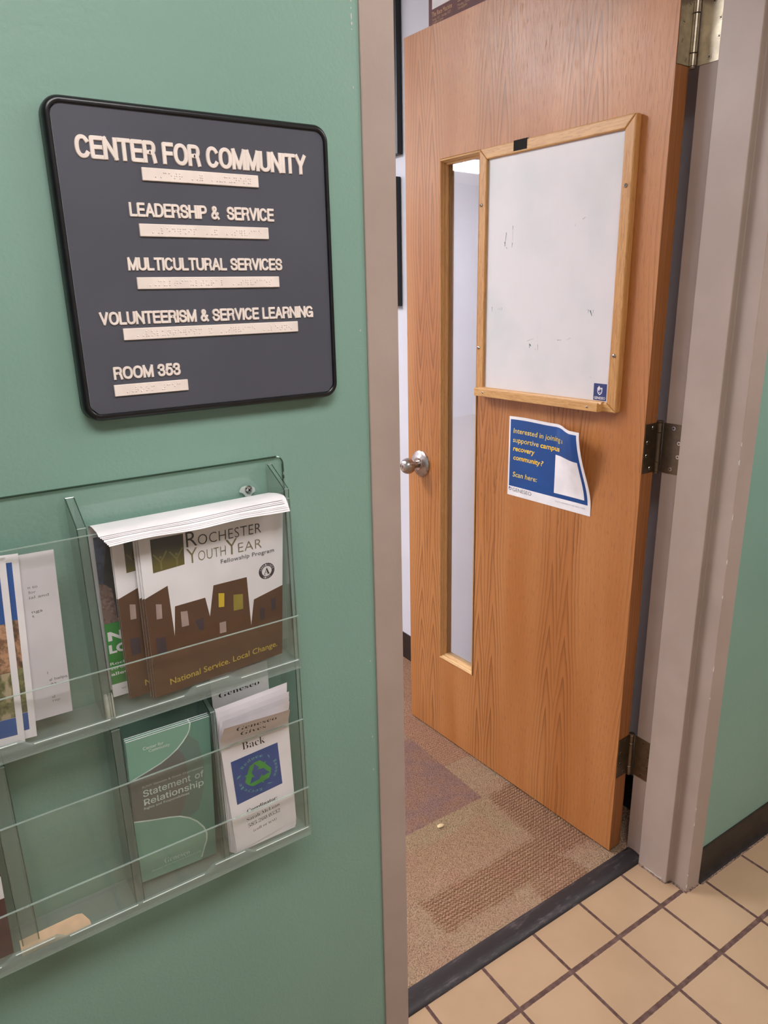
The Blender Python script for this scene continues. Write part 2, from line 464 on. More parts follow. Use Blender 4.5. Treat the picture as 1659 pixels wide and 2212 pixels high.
# text ------------------------------------------------------------------------------------------
FONTS = {}
def font(kind):
    if kind not in FONTS:
        FONTS[kind] = None
        if kind == 'grotesk':
            try: FONTS[kind] = bpy.data.fonts.load(bpy.utils.resource_path('LOCAL') + '/datafiles/fonts/Inter.woff2')
            except Exception: FONTS[kind] = None
    return FONTS[kind]
def serif(s):
    r = ''
    for ch in s:
        if 'A' <= ch <= 'Z': r += chr(0x1D400 + ord(ch) - 65)
        elif 'a' <= ch <= 'z': r += chr(0x1D41A + ord(ch) - 97)
        elif '0' <= ch <= '9': r += chr(0x1D7CE + ord(ch) - 48)
        else: r += ch
    return r
TC = {}
def text_geo(body, kind='plain', off=0.0, shear=0.0, space=1.0, extrude=0.0, res=3):
    key = (body, kind, off, shear, space, extrude, res)
    if key in TC: return TC[key]
    c = bpy.data.curves.new('t', 'FONT')
    f = font(kind)
    if f: c.font = f
    c.body = serif(body) if kind == 'serif' else body
    c.offset = off; c.shear = shear; c.space_character = space; c.space_word = 1.5 if kind == 'grotesk' else 1.0; c.extrude = extrude; c.resolution_u = res
    o = bpy.data.objects.new('t', c); COL.objects.link(o)
    dg = bpy.context.evaluated_depsgraph_get(); dg.update()
    me = bpy.data.meshes.new_from_object(o.evaluated_get(dg))
    vs = [tuple(v.co) for v in me.vertices]; fs = [list(p.vertices) for p in me.polygons]
    bpy.data.objects.remove(o); bpy.data.curves.remove(c); bpy.data.meshes.remove(me)
    xs = [v[0] for v in vs] or [0, 1]
    TC[key] = (vs, fs, min(xs), max(xs))
    return TC[key]
CAPH = {}
def cap_height(kind, off):
    if (kind, off) not in CAPH:
        vs, _, _, _ = text_geo('H', kind, off)
        CAPH[(kind, off)] = (min(v[1] for v in vs), max(v[1] for v in vs))
    return CAPH[(kind, off)]
def put_text(g, body, fn, x0, x1, y0, y1, off, key, kind='plain', bold=0.0, shear=0.0, space=1.0, slope=0.0, res=3, warp=None):
    """body between x0..x1, baseline y0, capital height up to y1, in sheet coordinates"""
    vs, fs, a, b = text_geo(body, kind, bold, shear, space, 0.0, res)
    lo, hi = cap_height(kind, bold)
    k = (x1 - x0) / (b - a); q = (y1 - y0) / (hi - lo)
    pts = []
    for v in vs:
        u = x0 + (v[0] - a) * k; w = y0 + (v[1] - lo) * q + slope * (u - x0)
        if warp: u, w = warp(u, w)
        pts.append(fn(u, w, off))
    g.add(pts, fs, key)

# ------------------------------------------------------------------ the setting
def struct(o, label, cat): return tag(o, label, cat, kind='structure')
g = Geo(); g.box(-2.6, 3.0, -2.3, 0.130, -0.05, 0.0, 'tile')
struct(g.build('floor'), 'beige square tile corridor floor with dark brown grout', 'floor')
g = Geo(); g.box(-4.2, SIDE, 0.174, 5.5, -0.05, 0.006, 'carpet')
struct(g.build('floor_carpet'), 'patterned brown and mauve carpet tiles inside the office', 'carpet')
g = Geo(); g.box(-2.6, 3.0, -2.3, 5.5, CEIL, CEIL + 0.05, 'ceil'); g.box(-4.2, -2.6, 0.0, 5.5, CEIL, CEIL + 0.05, 'ceil')
struct(g.build('ceiling'), 'white ceiling over corridor and office', 'ceiling')
g = Geo(); g.box(-2.6, -0.030, WALL, 0.165, 0.0, CEIL, 'green')
for z, h, w in ((1.779, .006, .0012), (1.772, .003, .0008), (1.761, .008, .0010), (1.756, .004, .0018), (1.751, .002, .001), (1.690, .0035, .0010), (1.41, .003, .001), (0.93, .004, .001), (0.80, .003, .0012), (0.74, .005, .001)):   # flecks of lost paint beside the frame
    g.prism([(0, 0), (w, h * .3), (w * .8, h), (-w * .4, h * .7)], lambda u, v, q: (-0.0525 + u, WALL - .0001 - q, z + v), -.0002, .0002, 'chip')
struct(g.build('wall_left'), 'green painted corridor wall carrying the charcoal room sign', 'wall')
g = Geo(); g.box(W + 0.030, 3.0, WALL, 0.165, 0.0, CEIL, 'green')
struct(g.build('wall_right'), 'strip of green corridor wall right of the door frame', 'wall')
g = Geo(); g.box(-0.030, W + 0.030, WALL, 0.165, 2.165, CEIL, 'green')
struct(g.build('wall_top'), 'green wall above the door frame', 'wall')
g = Geo(); g.box(SIDE, SIDE + 0.1, 0.165, 5.5, 0.0, CEIL, 'white_wall')
struct(g.build('wall_side'), 'white office wall behind the open wooden door', 'wall')
g = Geo(); g.box(-4.2, SIDE + 0.1, 5.5, 5.6, 0.0, CEIL, 'white_wall')
struct(g.build('wall_far'), 'white wall at the far end of the office', 'wall')
g = Geo(); g.box(-4.3, -4.2, 0.0, 5.6, 0.0, CEIL, 'white_wall'); g.box(-4.3, -2.6, 0.0, 0.165, 0.0, CEIL, 'white_wall')
struct(g.build('wall_office'), 'white wall at the opposite side of the office', 'wall')
g = Geo(); g.box(-2.6, 3.0, -2.4, -2.3, 0.0, CEIL, 'hall_wall')
struct(g.build('wall_back'), 'cream wall on the other side of the corridor', 'wall')

def cove(name, x0, x1, label):
    prof = [(WALL, 0.0), (WALL, 0.092), (WALL - 0.003, 0.092), (WALL - 0.0042, 0.088), (WALL - 0.0046, 0.024), (WALL - 0.007, 0.012), (WALL - 0.013, 0.005), (WALL - 0.018, 0.001), (WALL - 0.018, 0.0)]
    g = Geo(); g.prism(prof, lambda u, v, a: (a, u, v), x0, x1, 'black_base')
    return struct(g.build(name), label, 'baseboard')
cove('baseboard_right', W + 0.0518, 3.0, 'dark vinyl cove base along the green wall right of the door')
cove('baseboard_left', -2.6, -0.043, 'dark vinyl cove base along the green wall below the sign')
g = Geo(); g.box(SIDE - 0.004, SIDE, 0.2, 5.5, 0.006, 0.118, 'black_base')
struct(g.build('baseboard_side'), 'black vinyl baseboard along the white office wall', 'baseboard')

# door frame: double rabbet hollow metal jambs
def jamb(mirror):
    s = 0.018; y1, y2, yr = 0.047, 0.1304, 0.1823
    p = [(0.0518, WALL + 0.006), (0.0518, 0.0), (0.0, 0.0), (0.0, y1), (-s, y1), (-s, y2), (0.0, y2), (0.0, yr), (0.0518, yr), (0.0518, 0.160), (0.034, 0.160), (0.034, WALL + 0.006)]
    f = (lambda u, v, a: (W + u, v, a)) if not mirror else (lambda u, v, a: ((-u * 0.0491 / 0.0518 if u > 0 else -u) + 0.0062, max(v, 0.009) if v < 0.02 else v, a))
    g = Geo(); g.prism(p, f, 0.0, 2.130, 'frame')
    return g
dfr = empty('trim_1', (W / 2, 0.09, 0))
struct(dfr, 'taupe painted steel door frame around the open office door', 'door frame')
jamb(True).build('left_jamb', dfr, bevel=0.0016)
rj = jamb(False).build('right_jamb', dfr, bevel=0.0016)
g = Geo()
g.prism([(WALL + 0.006, 0.0518), (0.0, 0.0518), (0.0, 0.0), (0.047, 0.0), (0.047, -0.018), (0.1304, -0.018), (0.1304, 0.0), (0.1823, 0.0), (0.1823, 0.0518)],
        lambda u, v, a: (a, u, 2.130 + v), -0.0491, W + 0.0518, 'frame')
g.build('head', dfr, bevel=0.0016)
g = Geo()                                                     # chips of lost paint on the right jamb's corner
for z, h in ((0.20, .010), (0.247, .006), (0.62, .016), (0.80, .008), (0.88, .012), (0.98, .016), (1.10, .012), (1.14, .009), (0.05, .004), (0.013, .012), (0.55, .006)):
    x = W - 0.0002; q = [(0, 0), (random.uniform(.0015, .003), h * .2), (random.uniform(.001, .0035), h * .6), (.0005, h), (0, h)]
    g.prism(q, lambda u, v, a: (x + a, -0.0003 + u, z + v), -0.0003, 0.0004, 'chip')
g.prism([(0, 0), (0.05, 0), (0.052, .004), (0.03, .0065), (0.012, .0045), (0, .009)], lambda u, v, a: (W - 0.0180 - a, 0.060 + u, v), 0.0, 0.0006, 'chip')
g.build('chipped_paint', dfr)
# threshold strip and sealant
g = Geo()
g.prism([(0.129, 0.0), (0.131, 0.0035), (0.140, 0.0085), (0.152, 0.0118), (0.165, 0.0125), (0.175, 0.0112), (0.1785, 0.0085), (0.1785, 0.0)], lambda u, v, a: (a, u, v), 0.0, W, 'rubber')
o = g.build('trim_2', smooth=True)
struct(o, 'scuffed black rubber threshold strip between tile and carpet', 'threshold')
g = Geo()
def bead(path, r0):
    pts = []
    for (a, b) in zip(path[:-1], path[1:]):
        n = max(2, int((Vector(b) - Vector(a)).length / 0.006))
        for i in range(n):
            p = Vector(a).lerp(Vector(b), i / n)
            pts.append((p.x + random.uniform(-.0005, .0005), p.y + random.uniform(-.0005, .0005), p.z))
    pts.append(path[-1])
    g.tube(pts, [r0 * random.uniform(.8, 1.1) for _ in pts], 'grime', 7)
bead([(W - 0.018, 0.128, 0), (W - 0.0185, 0.050, 0), (W - 0.010, 0.046, 0), (W - 0.001, 0.044, 0), (W - 0.001, 0.0, 0), (W + 0.050, -0.001, 0), (W + 0.054, 0.006, 0)], 0.0036)
bead([(W + 0.056, -0.006, 0), (W + 0.8, -0.006, 0)], 0.0026)
o = g.build('trim_3', smooth=True)
struct(o, 'grimy brown sealant line along the foot of the door frame', 'sealant')

# ------------------------------------------------------------------ lights of the place
def ceiling_light(name, x, y, w, d, rgb, e, label, group):
    t = empty(name, (x, y, CEIL - 0.03)); tag(t, label, 'ceiling light', group)
    g = Geo()
    for (a, b, c, dd) in ((-w/2, w/2, -d/2, -d/2 + .025), (-w/2, w/2, d/2 - .025, d/2), (-w/2, -w/2 + .025, -d/2, d/2), (w/2 - .025, w/2, -d/2, d/2)):
        g.box(x + a, x + b, y + c, y + dd, CEIL - 0.03, CEIL - 0.001, 'ceil')
    g.build('light_frame', t)
    key = 'emit_%s' % name
    if key not in M: M[key] = emit_mat('glowing_diffuser', rgb, e)
    g = Geo(); g.box(x - w/2 + .02, x + w/2 - .02, y - d/2 + .02, y + d/2 - .02, CEIL - 0.022, CEIL - 0.012, key)
    g.build('light_diffuser', t)
    return t
ceiling_light('corridor_light', -0.50, -1.10, 1.2, 0.6, HALL_RGB, HALL_E, 'lit ceiling panel over the corridor near the sign', 'corridor ceiling lights')
ceiling_light('corridor_light', 1.75, -1.10, 1.2, 0.6, HALL_RGB, HALL_E, 'lit ceiling panel over the corridor past the door', 'corridor ceiling lights')
ceiling_light('office_light', -3.0, 4.47, 1.2, 0.6, ROOM_RGB, ROOM_E, 'lit ceiling panel in the far corner of the office', 'office ceiling lights')
ceiling_light('office_light', -1.0, 1.75, 1.2, 0.6, ROOM_RGB, ROOM_E, 'lit ceiling panel in the office close to the door', 'office ceiling lights')
ceiling_light('office_light', -1.0, 4.0, 1.2, 0.6, ROOM_RGB, ROOM_E, 'lit ceiling panel in the middle of the office', 'office ceiling lights')

# ------------------------------------------------------------------ the door (local: x along the leaf from the hinge, y out of the corridor face, z up)
DW, DT, DZ0, DZ1 = 0.8463, 0.0446, 0.0120, 2.1251
door = empty('door_1', (DX, DY, 0), DROT)
struct(door, 'open oak veneer door with narrow window and whiteboard', 'door')
WA0, WA1, WZ0, WZ1 = 0.536, 0.693, 0.303, 1.800
g = Geo()                                                     # the slab with its window opening
def slab():
    xs = [0.0, WA0, WA1, DW]; zs = [DZ0, WZ0, WZ1, DZ1]
    for i in range(3):
        for j in range(3):
            if i == 1 and j == 1: continue
            for y in (0.0, -DT):
                g.add([(xs[i], y, zs[j]), (xs[i+1], y, zs[j]), (xs[i+1], y, zs[j+1]), (xs[i], y, zs[j+1])], [(0, 1, 2, 3)], 'oak')
    def wall(p, q, key): g.add([(p[0], 0, p[1]), (q[0], 0, q[1]), (q[0], -DT, q[1]), (p[0], -DT, p[1])], [(0, 1, 2, 3)], key)
    for p, q in (((0, DZ0), (0, DZ1)), ((DW, DZ0), (DW, DZ1)), ((0, DZ0), (DW, DZ0)), ((0, DZ1), (DW, DZ1))): wall(p, q, 'oak_edge')
    for p, q in (((WA0, WZ0), (WA0, WZ1)), ((WA1, WZ0), (WA1, WZ1)), ((WA0, WZ0), (WA1, WZ0)), ((WA0, WZ1), (WA1, WZ1))): wall(p, q, 'oak_edge')
slab()
o = g.build('door_panel', door, local=True)
bm = bmesh.new(); bm.from_mesh(o.data); bmesh.ops.remove_doubles(bm, verts=bm.verts, dist=1e-5); bmesh.ops.recalc_face_normals(bm, faces=bm.faces); bm.to_mesh(o.data); bm.free()
b = o.modifiers.new('bevel', 'BEVEL'); b.width = 0.0022; b.segments = 2; b.limit_method = 'ANGLE'; b.angle_limit = math.radians(40)
# glazing beads on both faces: stepped ring around the opening
def bead_ring(y0, sgn, name):
    prof = [(0.0, 0.0015), (0.002, 0.003), (0.004, 0.002), (0.0055, -0.004), (0.0075, -0.006), (0.008, -0.012), (0.0125, -0.0145), (0.0125, -0.021), (0.0, -0.021)]   # inset, depth
    gv = Geo()
    cor = lambda ins: [(WA0 + ins, WZ0 + ins), (WA1 - ins, WZ0 + ins), (WA1 - ins, WZ1 - ins), (WA0 + ins, WZ1 - ins)]
    for k in range(4):
        key = 'bead_h' if k % 2 == 0 else 'bead_v'
        for (i0, d0), (i1, d1) in zip(prof[:-1], prof[1:]):
            a, b_ = cor(i0)[k], cor(i0)[(k + 1) % 4]; c, d = cor(i1)[(k + 1) % 4], cor(i1)[k]
            gv.add([(a[0], y0 + sgn * d0, a[1]), (b_[0], y0 + sgn * d0, b_[1]), (c[0], y0 + sgn * d1, c[1]), (d[0], y0 + sgn * d1, d[1])], [(0, 1, 2, 3)], key)
    return gv.build(name, door, local=True)
bead_ring(0.0, 1.0, 'window_bead'); bead_ring(-DT, -1.0, 'window_bead')
g = Geo(); g.box(WA0 + 0.006, WA1 - 0.006, -0.0248, -0.0198, WZ0 + 0.006, WZ1 - 0.006, 'glass')
g.build('window_pane', door, local=True)
# knobs
KA, KZ = 0.784, 0.9425
def knob(y0, sgn, keyed):
    fn = lambda x, y, h: (KA + x, y0 + sgn * h, KZ + y)
    g = Geo(); g.lathe([(0.0415, 0.0), (0.0415, 0.0035), (0.0395, 0.0055), (0.030, 0.0085), (0.020, 0.0125), (0.0185, 0.016)], fn, 'nickel', 56)
    rose = g.build('knob', door, smooth=True, local=True)
    g = Geo(); g.lathe([(0.0115, 0.012), (0.0115, 0.034), (0.0155, 0.0355), (0.0195, 0.0385), (0.0235, 0.0435), (0.0252, 0.050), (0.0248, 0.057), (0.0222, 0.0645), (0.0175, 0.0705), (0.0125, 0.0735), (0.0105, 0.0738), (0.0095, 0.0722)], fn, 'nickel', 56)
    g.build('knob_ball', rose, smooth=True)
    if keyed:
        g = Geo(); g.lathe([(0.0092, 0.0715), (0.0092, 0.0728), (0.0070, 0.0733)], fn, 'chrome', 28)
        for (w, h) in ((0.0012, 0.0095), (0.0034, 0.0022)):
            g.box(KA - w / 2, KA + w / 2, y0 + sgn * 0.0732, y0 + sgn * 0.0737, KZ - h / 2, KZ + h / 2, 'dark')
        g.build('keyhole', rose)
knob(0.0, 1, True); knob(-DT, -1, False)
# hinges: leaf on the door edge, leaf on the jamb, knuckled barrel
D2W = Matrix.Translation((DX, DY, 0)) @ Matrix.Rotation(DROT, 4, 'Z')
W2D = D2W.inverted()
def hinge(z0, z1, key, screw):
    h = z1 - z0
    g = Geo(); g.box(-0.0016, 0.0, -DT - 0.001, -0.0015, z0, z1, key)
    lf = g.build('hinge', door, bevel=0.0006, local=True)
    tw = lambda x, y, z: tuple(W2D @ Vector((x, y, z)))
    g = Geo()
    vs = [tw(x, y, z) for x in (W - 0.0016, W - 0.0002) for y in (0.1345, 0.1855) for z in (z0, z1)]
    g.add(vs, [(0, 1, 3, 2), (4, 6, 7, 5), (0, 4, 5, 1), (2, 3, 7, 6), (0, 2, 6, 4), (1, 5, 7, 3)], key)
    jl = g.build('jamb_leaf', lf)
    px, py = -0.0040, -DT - 0.0055
    g = Geo()
    kn = [z0 + h * q for q in (0, .2, .225, .4, .425, .6, .625, .8, .825, 1.0)]
    for q in range(5):
        a, b_ = z0 + h * q / 5, z0 + h * (q + 1) / 5
        r = 0.0072
        g.lathe([(r - .0008, a + .0004), (r, a + .0012), (r, b_ - .0012), (r - .0008, b_ - .0004)], lambda x, y, hh: (px + x, py + y, hh), key, 24)
        if q in (1, 2):
            g.lathe([(r + .0003, b_ - .004), (r + .0003, b_ + .0035)], lambda x, y, hh: (px + x, py + y, hh), key, 24)
    g.lathe([(0.0056, z1), (0.0082, z1 + .0008), (0.0082, z1 + .0028), (0.0060, z1 + .0045)], lambda x, y, hh: (px + x, py + y, hh), key, 24)
    g.lathe([(0.0058, z0 - .0045), (0.0066, z0 - .003), (0.0066, z0)], lambda x, y, hh: (px + x, py + y, hh), key, 24)
    g.build('hinge_barrel', lf, smooth=True)
    g = Geo()
    for q, e in ((.09, 0), (.36, 1), (.63, 1), (.91, 0)):
        z = z0 + h * q
        y = -0.0135 if e else -0.030
        g.lathe([(.0046, 0.0), (.0043, .0005)], lambda a, b_, hh: (-0.0016 - hh, y + a, z + b_), screw, 18)
        an = random.uniform(0, PI)
        for k in ((0,) if key == 'brass' else (0, 1)):
            c, s_ = math.cos(an + k * PI / 2), math.sin(an + k * PI / 2)
            g.prism([(-.0030, -.0006), (.0030, -.0006), (.0030, .0006), (-.0030, .0006)], lambda u, v, a: (-0.0021 - a, y + u * c - v * s_, z + u * s_ + v * c), 0, .0002, 'dark')
        yj = 0.1435 if e else 0.160
        g.lathe([(.0048, 0.0), (.0045, .0005)], lambda a, b_, hh: tw(W - 0.0016 - hh, yj + a, z + b_), screw, 18)
        for k in (0, 1):
            c, s_ = math.cos(an + .4 + k * PI / 2), math.sin(an + .4 + k * PI / 2)
            g.prism([(-.0026, -.0006), (.0026, -.0006), (.0026, .0006), (-.0026, .0006)], lambda u, v, a: tw(W - 0.0021 - a, yj + u * c - v * s_, z + u * s_ + v * c), 0, .0002, 'dark')
    g.build('hinge_screws', lf)
hinge(1.872, 1.986, 'brass', 'brass'); hinge(1.052, 1.1655, 'bronze', 'chrome'); hinge(0.2395, 0.3535, 'bronze', 'bronze')

def on_door(name, a, y, z):
    p = D2W @ Vector((a, y, z)); return empty(name, p, DROT)
def dbuild(g, name, parent, root, **k):
    """geometry written in door coordinates under a root that stands elsewhere in the door's frame"""
    o = g.build(name, parent, local=True, **k)
    if parent.type == 'EMPTY': o.matrix_parent_inverse = root.matrix_basis.inverted() @ D2W
    return o

# ------------------------------------------------------------------ whiteboard on the door
A0, A1, B0, B1 = 0.0660, 0.5210, 1.1850, 1.7975
FW = 0.0265; FT = 0.0200
wb = on_door('whiteboard', (A0 + A1) / 2, 0.0, B0)
tag(wb, 'blank oak-framed dry erase whiteboard screwed to the wooden door', 'whiteboard')
def rail(pts, key, name):
    """pts: outer a, outer b, inner b, inner a in the face plane; with a softened front"""
    g = Geo()
    def face(k):                                              # k: 0 back .. front, inset
        return pts
    n = 4
    ctr = Vector((sum(p[0] for p in pts) / 4, sum(p[1] for p in pts) / 4))
    l0 = [(p[0], 0.0005, p[1]) for p in pts]; l1 = [(p[0], FT, p[1]) for p in pts]
    g.rings([l0, l1], key, True, True)
    return dbuild(g, name, wb, wb, bevel=0.0032, seg=3)
rail([(A0, B1), (A1, B1), (A1 - FW, B1 - FW), (A0 + FW, B1 - FW)], 'oak_h', 'frame_rail')
rail([(A0, B0), (A1, B0), (A1 - FW, B0 + FW * .8), (A0 + FW, B0 + FW * .8)], 'oak_h', 'frame_rail')
rail([(A0, B0), (A0, B1), (A0 + FW, B1 - FW), (A0 + FW, B0 + FW * .8)], 'oak_v', 'frame_rail')
rail([(A1, B0), (A1, B1), (A1 - FW, B1 - FW), (A1 - FW, B0 + FW * .8)], 'oak_v', 'frame_rail')
g = Geo()                                                     # tray under the board, with grooved end
tp = [(0.010, 1.1855), (0.0385, 1.1855), (0.0395, 1.187), (0.0395, 1.2055), (0.037, 1.2075), (0.0345, 1.2060), (0.030, 1.2020), (0.0255, 1.2030), (0.0235, 1.2065), (0.020, 1.2080), (0.010, 1.2080)]
g.prism(tp, lambda u, v, a: (a, u, v), A0 + FW + .010, A1 - FW * .5, 'oak_h')
dbuild(g, 'marker_tray', wb, wb, bevel=0.0008)
def wscrew(a, z, y, r, key='chrome'):
    g = Geo(); g.lathe([(r, 0), (r * .96, r * .3), (r * .7, r * .62), (r * .3, r * .76)], lambda x, yy, h: (a + x, y + h, z + yy), key, 24)
    for k in (0, 1):
        c, s_ = math.cos(.5 + k * PI / 2), math.sin(.5 + k * PI / 2)
        g.prism([(-r * .45, -r * .11), (r * .45, -r * .11), (r * .45, r * .11), (-r * .45, r * .11)], lambda u, v, d: (a + u * c - v * s_, y + r * .70 + d, z + u * s_ + v * c), 0, r * .12, 'dark')
    dbuild(g, 'screw', wb, wb, smooth=False)
for a, z in ((0.0805, 1.6625), (0.0795, 1.3125), (0.5115, 1.667), (0.5125, 1.312)): wscrew(a, z, FT, 0.0046)
wscrew(0.474, 1.197, 0.0392, 0.0032); wscrew(0.130, 1.1955, 0.0392, 0.0032)
fb = lambda a, z, off: (a, 0.0127 + off, z)
g = Geo(); g.box(A0 + .012, A1 - .012, 0.0008, 0.0125, B0 + .012, B1 - .012, 'board')   # with ghost strokes left by old marker
def stroke(p, q, w, key, wob=0.0):
    d = Vector((q[0] - p[0], q[1] - p[1])); n = Vector((-d.y, d.x)).normalized() * w / 2
    g.prism([(p[0] + n.x, p[1] + n.y), (q[0] + n.x * .4, q[1] + n.y * .4), (q[0] - n.x * .4, q[1] - n.y * .4), (p[0] - n.x, p[1] - n.y)], lambda u, v, a: (u, 0.0126 + a, v), 0, .0002, key)
for p, q, w, k in (((0.4275, 1.596), (0.4325, 1.563), .0014, 'mark_green'), ((0.4325, 1.574), (0.4315, 1.564), .0022, 'mark_green'), ((0.4260, 1.561), (0.4250, 1.558), .002, 'mark_green'), ((0.406, 1.610), (0.406, 1.600), .0013, 'mark_green'), ((0.407, 1.571), (0.4075, 1.560), .0013, 'mark_green'),
                   ((0.406, 1.598), (0.406, 1.575), .0005, 'mark_grey'), ((0.193, 1.607), (0.185, 1.611), .0016, 'mark_grey'), ((0.213, 1.598), (0.213, 1.593), .0008, 'mark_grey'), ((0.473, 1.417), (0.472, 1.405), .0014, 'mark_grey'), ((0.473, 1.417), (0.470, 1.417), .001, 'mark_grey'),
                   ((0.443, 1.4155), (0.443, 1.409), .001, 'mark_grey'), ((0.437, 1.4155), (0.437, 1.408), .0014, 'mark_grey'), ((0.451, 1.413), (0.447, 1.410), .001, 'mark_grey'), ((0.167, 1.411), (0.160, 1.4105), .001, 'mark_grey'), ((0.162, 1.411), (0.164, 1.404), .001, 'mark_green'), ((0.158, 1.410), (0.1525, 1.398), .0026, 'mark_green'), ((0.149, 1.411), (0.150, 1.403), .0012, 'mark_grey'),
                   ((0.338, 1.329), (0.338, 1.318), .0016, 'mark_green'), ((0.3365, 1.327), (0.333, 1.3225), .003, 'mark_green'), ((0.311, 1.328), (0.3105, 1.314), .0014, 'mark_grey'), ((0.318, 1.318), (0.318, 1.313), .0008, 'mark_grey'), ((0.2505, 1.3405), (0.236, 1.341), .0016, 'mark_grey'), ((0.346, 1.335), (0.325, 1.342), .0009, 'mark_grey'), ((0.210, 1.347), (0.222, 1.342), .0009, 'mark_grey'), ((0.147, 1.2605), (0.1435, 1.260), .001, 'mark_grey')):
    stroke(p, q, w, k)
pan = dbuild(g, 'writing_surface', wb, wb)
# small school emblem printed at the lower right corner
g = Geo()
g.prism([(0.0985, 1.2090), (0.1345, 1.2090), (0.1345, 1.2475), (0.0985, 1.2475)], lambda u, v, a: (u, 0.0126 + a, v), 0, .0003, 'tag_blue')
eb = lambda u, v, off: (0.1345 - 0.036 * u, 0.0129 + off, 1.2090 + 0.0385 * v)
def crest(g, fn, cx, cy, s, off, k1, k2):
    sh = [(-.5, .35), (-.5, -.15), (-.36, -.42), (0, -.62), (.36, -.42), (.5, -.15), (.5, .35)]
    g.art([(cx + s * x, cy + s * 1.2 * y) for x, y in sh], fn, off, k1, 9)
    g.art([(cx + s * x * .74, cy + s * 1.2 * (y * .74 - .03)) for x, y in sh], fn, off + .0001, k2, 9)
    g.art([(cx - .30 * s, cy - .05 * s), (cx - .05 * s, cy - .05 * s), (cx - .05 * s, cy + .75 * s), (cx - .13 * s, cy + .55 * s), (cx - .22 * s, cy + .75 * s), (cx - .30 * s, cy + .55 * s)], fn, off + .0002, k1, 9)
    g.art([(cx + .06 * s, cy + .1 * s), (cx + .3 * s, cy + .1 * s), (cx + .3 * s, cy + .17 * s), (cx + .06 * s, cy + .17 * s)], fn, off + .0002, k1, 9)
    g.art([(cx - .25 * s, cy - .35 * s), (cx + .25 * s, cy - .35 * s), (cx + .16 * s, cy - .25 * s), (cx, cy - .30 * s), (cx - .16 * s, cy - .25 * s)], fn, off + .0002, k1, 9)
crest(g, eb, 0.48, 0.60, 0.38, .0001, 'paper', 'tag_blue')
put_text(g, 'GENESEO', eb, 0.07, 0.93, 0.07, 0.22, .0002, 'paper', bold=.01)
o = dbuild(g, 'emblem', pan, wb); o['label'] = 'dark blue square with white crest and word'
# black tape on the top rail
tp_ = on_door('black_tape', 0.39, FT, B1 - .02)
tag(tp_, 'small black rough tape patch on the whiteboard top rail', 'tape')
g = Geo()
g.prism([(0.0, B1 + 0.0012), (FT + .0012, B1 + 0.0012), (FT + .0012, B1 - 0.0215), (FT, B1 - 0.0215), (FT, B1), (0.0, B1)], lambda u, v, a: (a, u, v), 0.362, 0.4035, 'tape')
dbuild(g, 'tape_patch', tp_, tp_)

# ------------------------------------------------------------------ blue notice taped to the door
def poster_fn(s, t, off):
    sm = lambda v: max(0.0, min(1.0, v)) ** 2 * (3 - 2 * max(0.0, min(1.0, v)))
    hh = sm((s - 0.56) / 0.33) * sm((t - 0.12) / 0.88)
    lift = 0.046 * hh + 0.004 * sm((s - .75) / .25) * sm(1 - abs(t - .45) * 2.2)
    a = 0.4095 - 0.279 * s - 0.012 * hh * sm((s - .8) / .2) * -1.0
    z = 0.921 + 0.216 * t - 0.004 * hh + 0.0012 * math.sin(s * 9) * t
    return (a, 0.0012 + lift + off, z)
pr = on_door('notice', 0.27, 0.0, 0.921)
tag(pr, 'curling blue and white paper notice on the door below the whiteboard', 'notice')
g = Geo()
def lines(n, extra):
    v = sorted([i / n for i in range(n + 1)] + extra); o = [v[0]]
    for q in v[1:]:
        if q - o[-1] > .004: o.append(q)
        elif q in extra: o[-1] = q
    return o
sl, tl = lines(44, [.018, .968, .582, .932]), lines(34, [.121, .964, .172, .636])
w_ = len(sl); vsf = [poster_fn(a, b, 0) for b in tl for a in sl]; g.add(vsf, [], 'paper'); g.add([(x, y - .0003, z) for x, y, z in vsf], [], 'paper')
for b in range(len(tl) - 1):
    for a in range(w_ - 1):
        cs, ct = (sl[a] + sl[a + 1]) / 2, (tl[b] + tl[b + 1]) / 2
        blue = .018 < cs < .968 and .121 < ct < .964 and not (.582 < cs < .932 and .172 < ct < .636)
        q = (b * w_ + a, b * w_ + a + 1, (b + 1) * w_ + a + 1, (b + 1) * w_ + a)
        g.f.append(list(q)); g.m.append(g.mi('blue_poster' if blue else 'paper'))
        g.f.append([len(vsf) + k for k in reversed(q)]); g.m.append(g.mi('paper'))
P = lambda *a, **k: put_text(g, *a, **k)
yl = dict(kind='plain', shear=0.12)
P('Interested in joining a', poster_fn, 0.058, 0.700, 0.797, 0.858, .0007, 'pale_yellow', bold=.006, **yl)
P('supportive', poster_fn, 0.056, 0.378, 0.683, 0.745, .0007, 'pale_yellow', bold=.006, **yl)
P('campus', poster_fn, 0.400, 0.640, 0.683, 0.745, .0007, 'gold', bold=.022, **yl)
P('recovery', poster_fn, 0.061, 0.335, 0.575, 0.637, .0007, 'gold', bold=.022, **yl)
P('community', poster_fn, 0.068, 0.408, 0.463, 0.525, .0007, 'gold', bold=.022, **yl)
P('?', poster_fn, 0.413, 0.447, 0.463, 0.525, .0007, 'pale_yellow', bold=.008, **yl)
P('Scan here:', poster_fn, 0.066, 0.376, 0.248, 0.310, .0007, 'pale_yellow', bold=.010, **yl)
P('GENESEO', poster_fn, 0.068, 0.312, 0.058, 0.104, .0005, 'ink_grey', bold=-.004)
P('STATE UNIVERSITY OF NEW YORK', poster_fn, 0.602, 0.947, 0.068, 0.082, .0005, 'ink_soft', bold=-.004)
crest(g, poster_fn, 0.036, 0.088, 0.036, .0005, 'tag_blue', 'paper')
dbuild(g, 'paper_sheet', pr, pr)

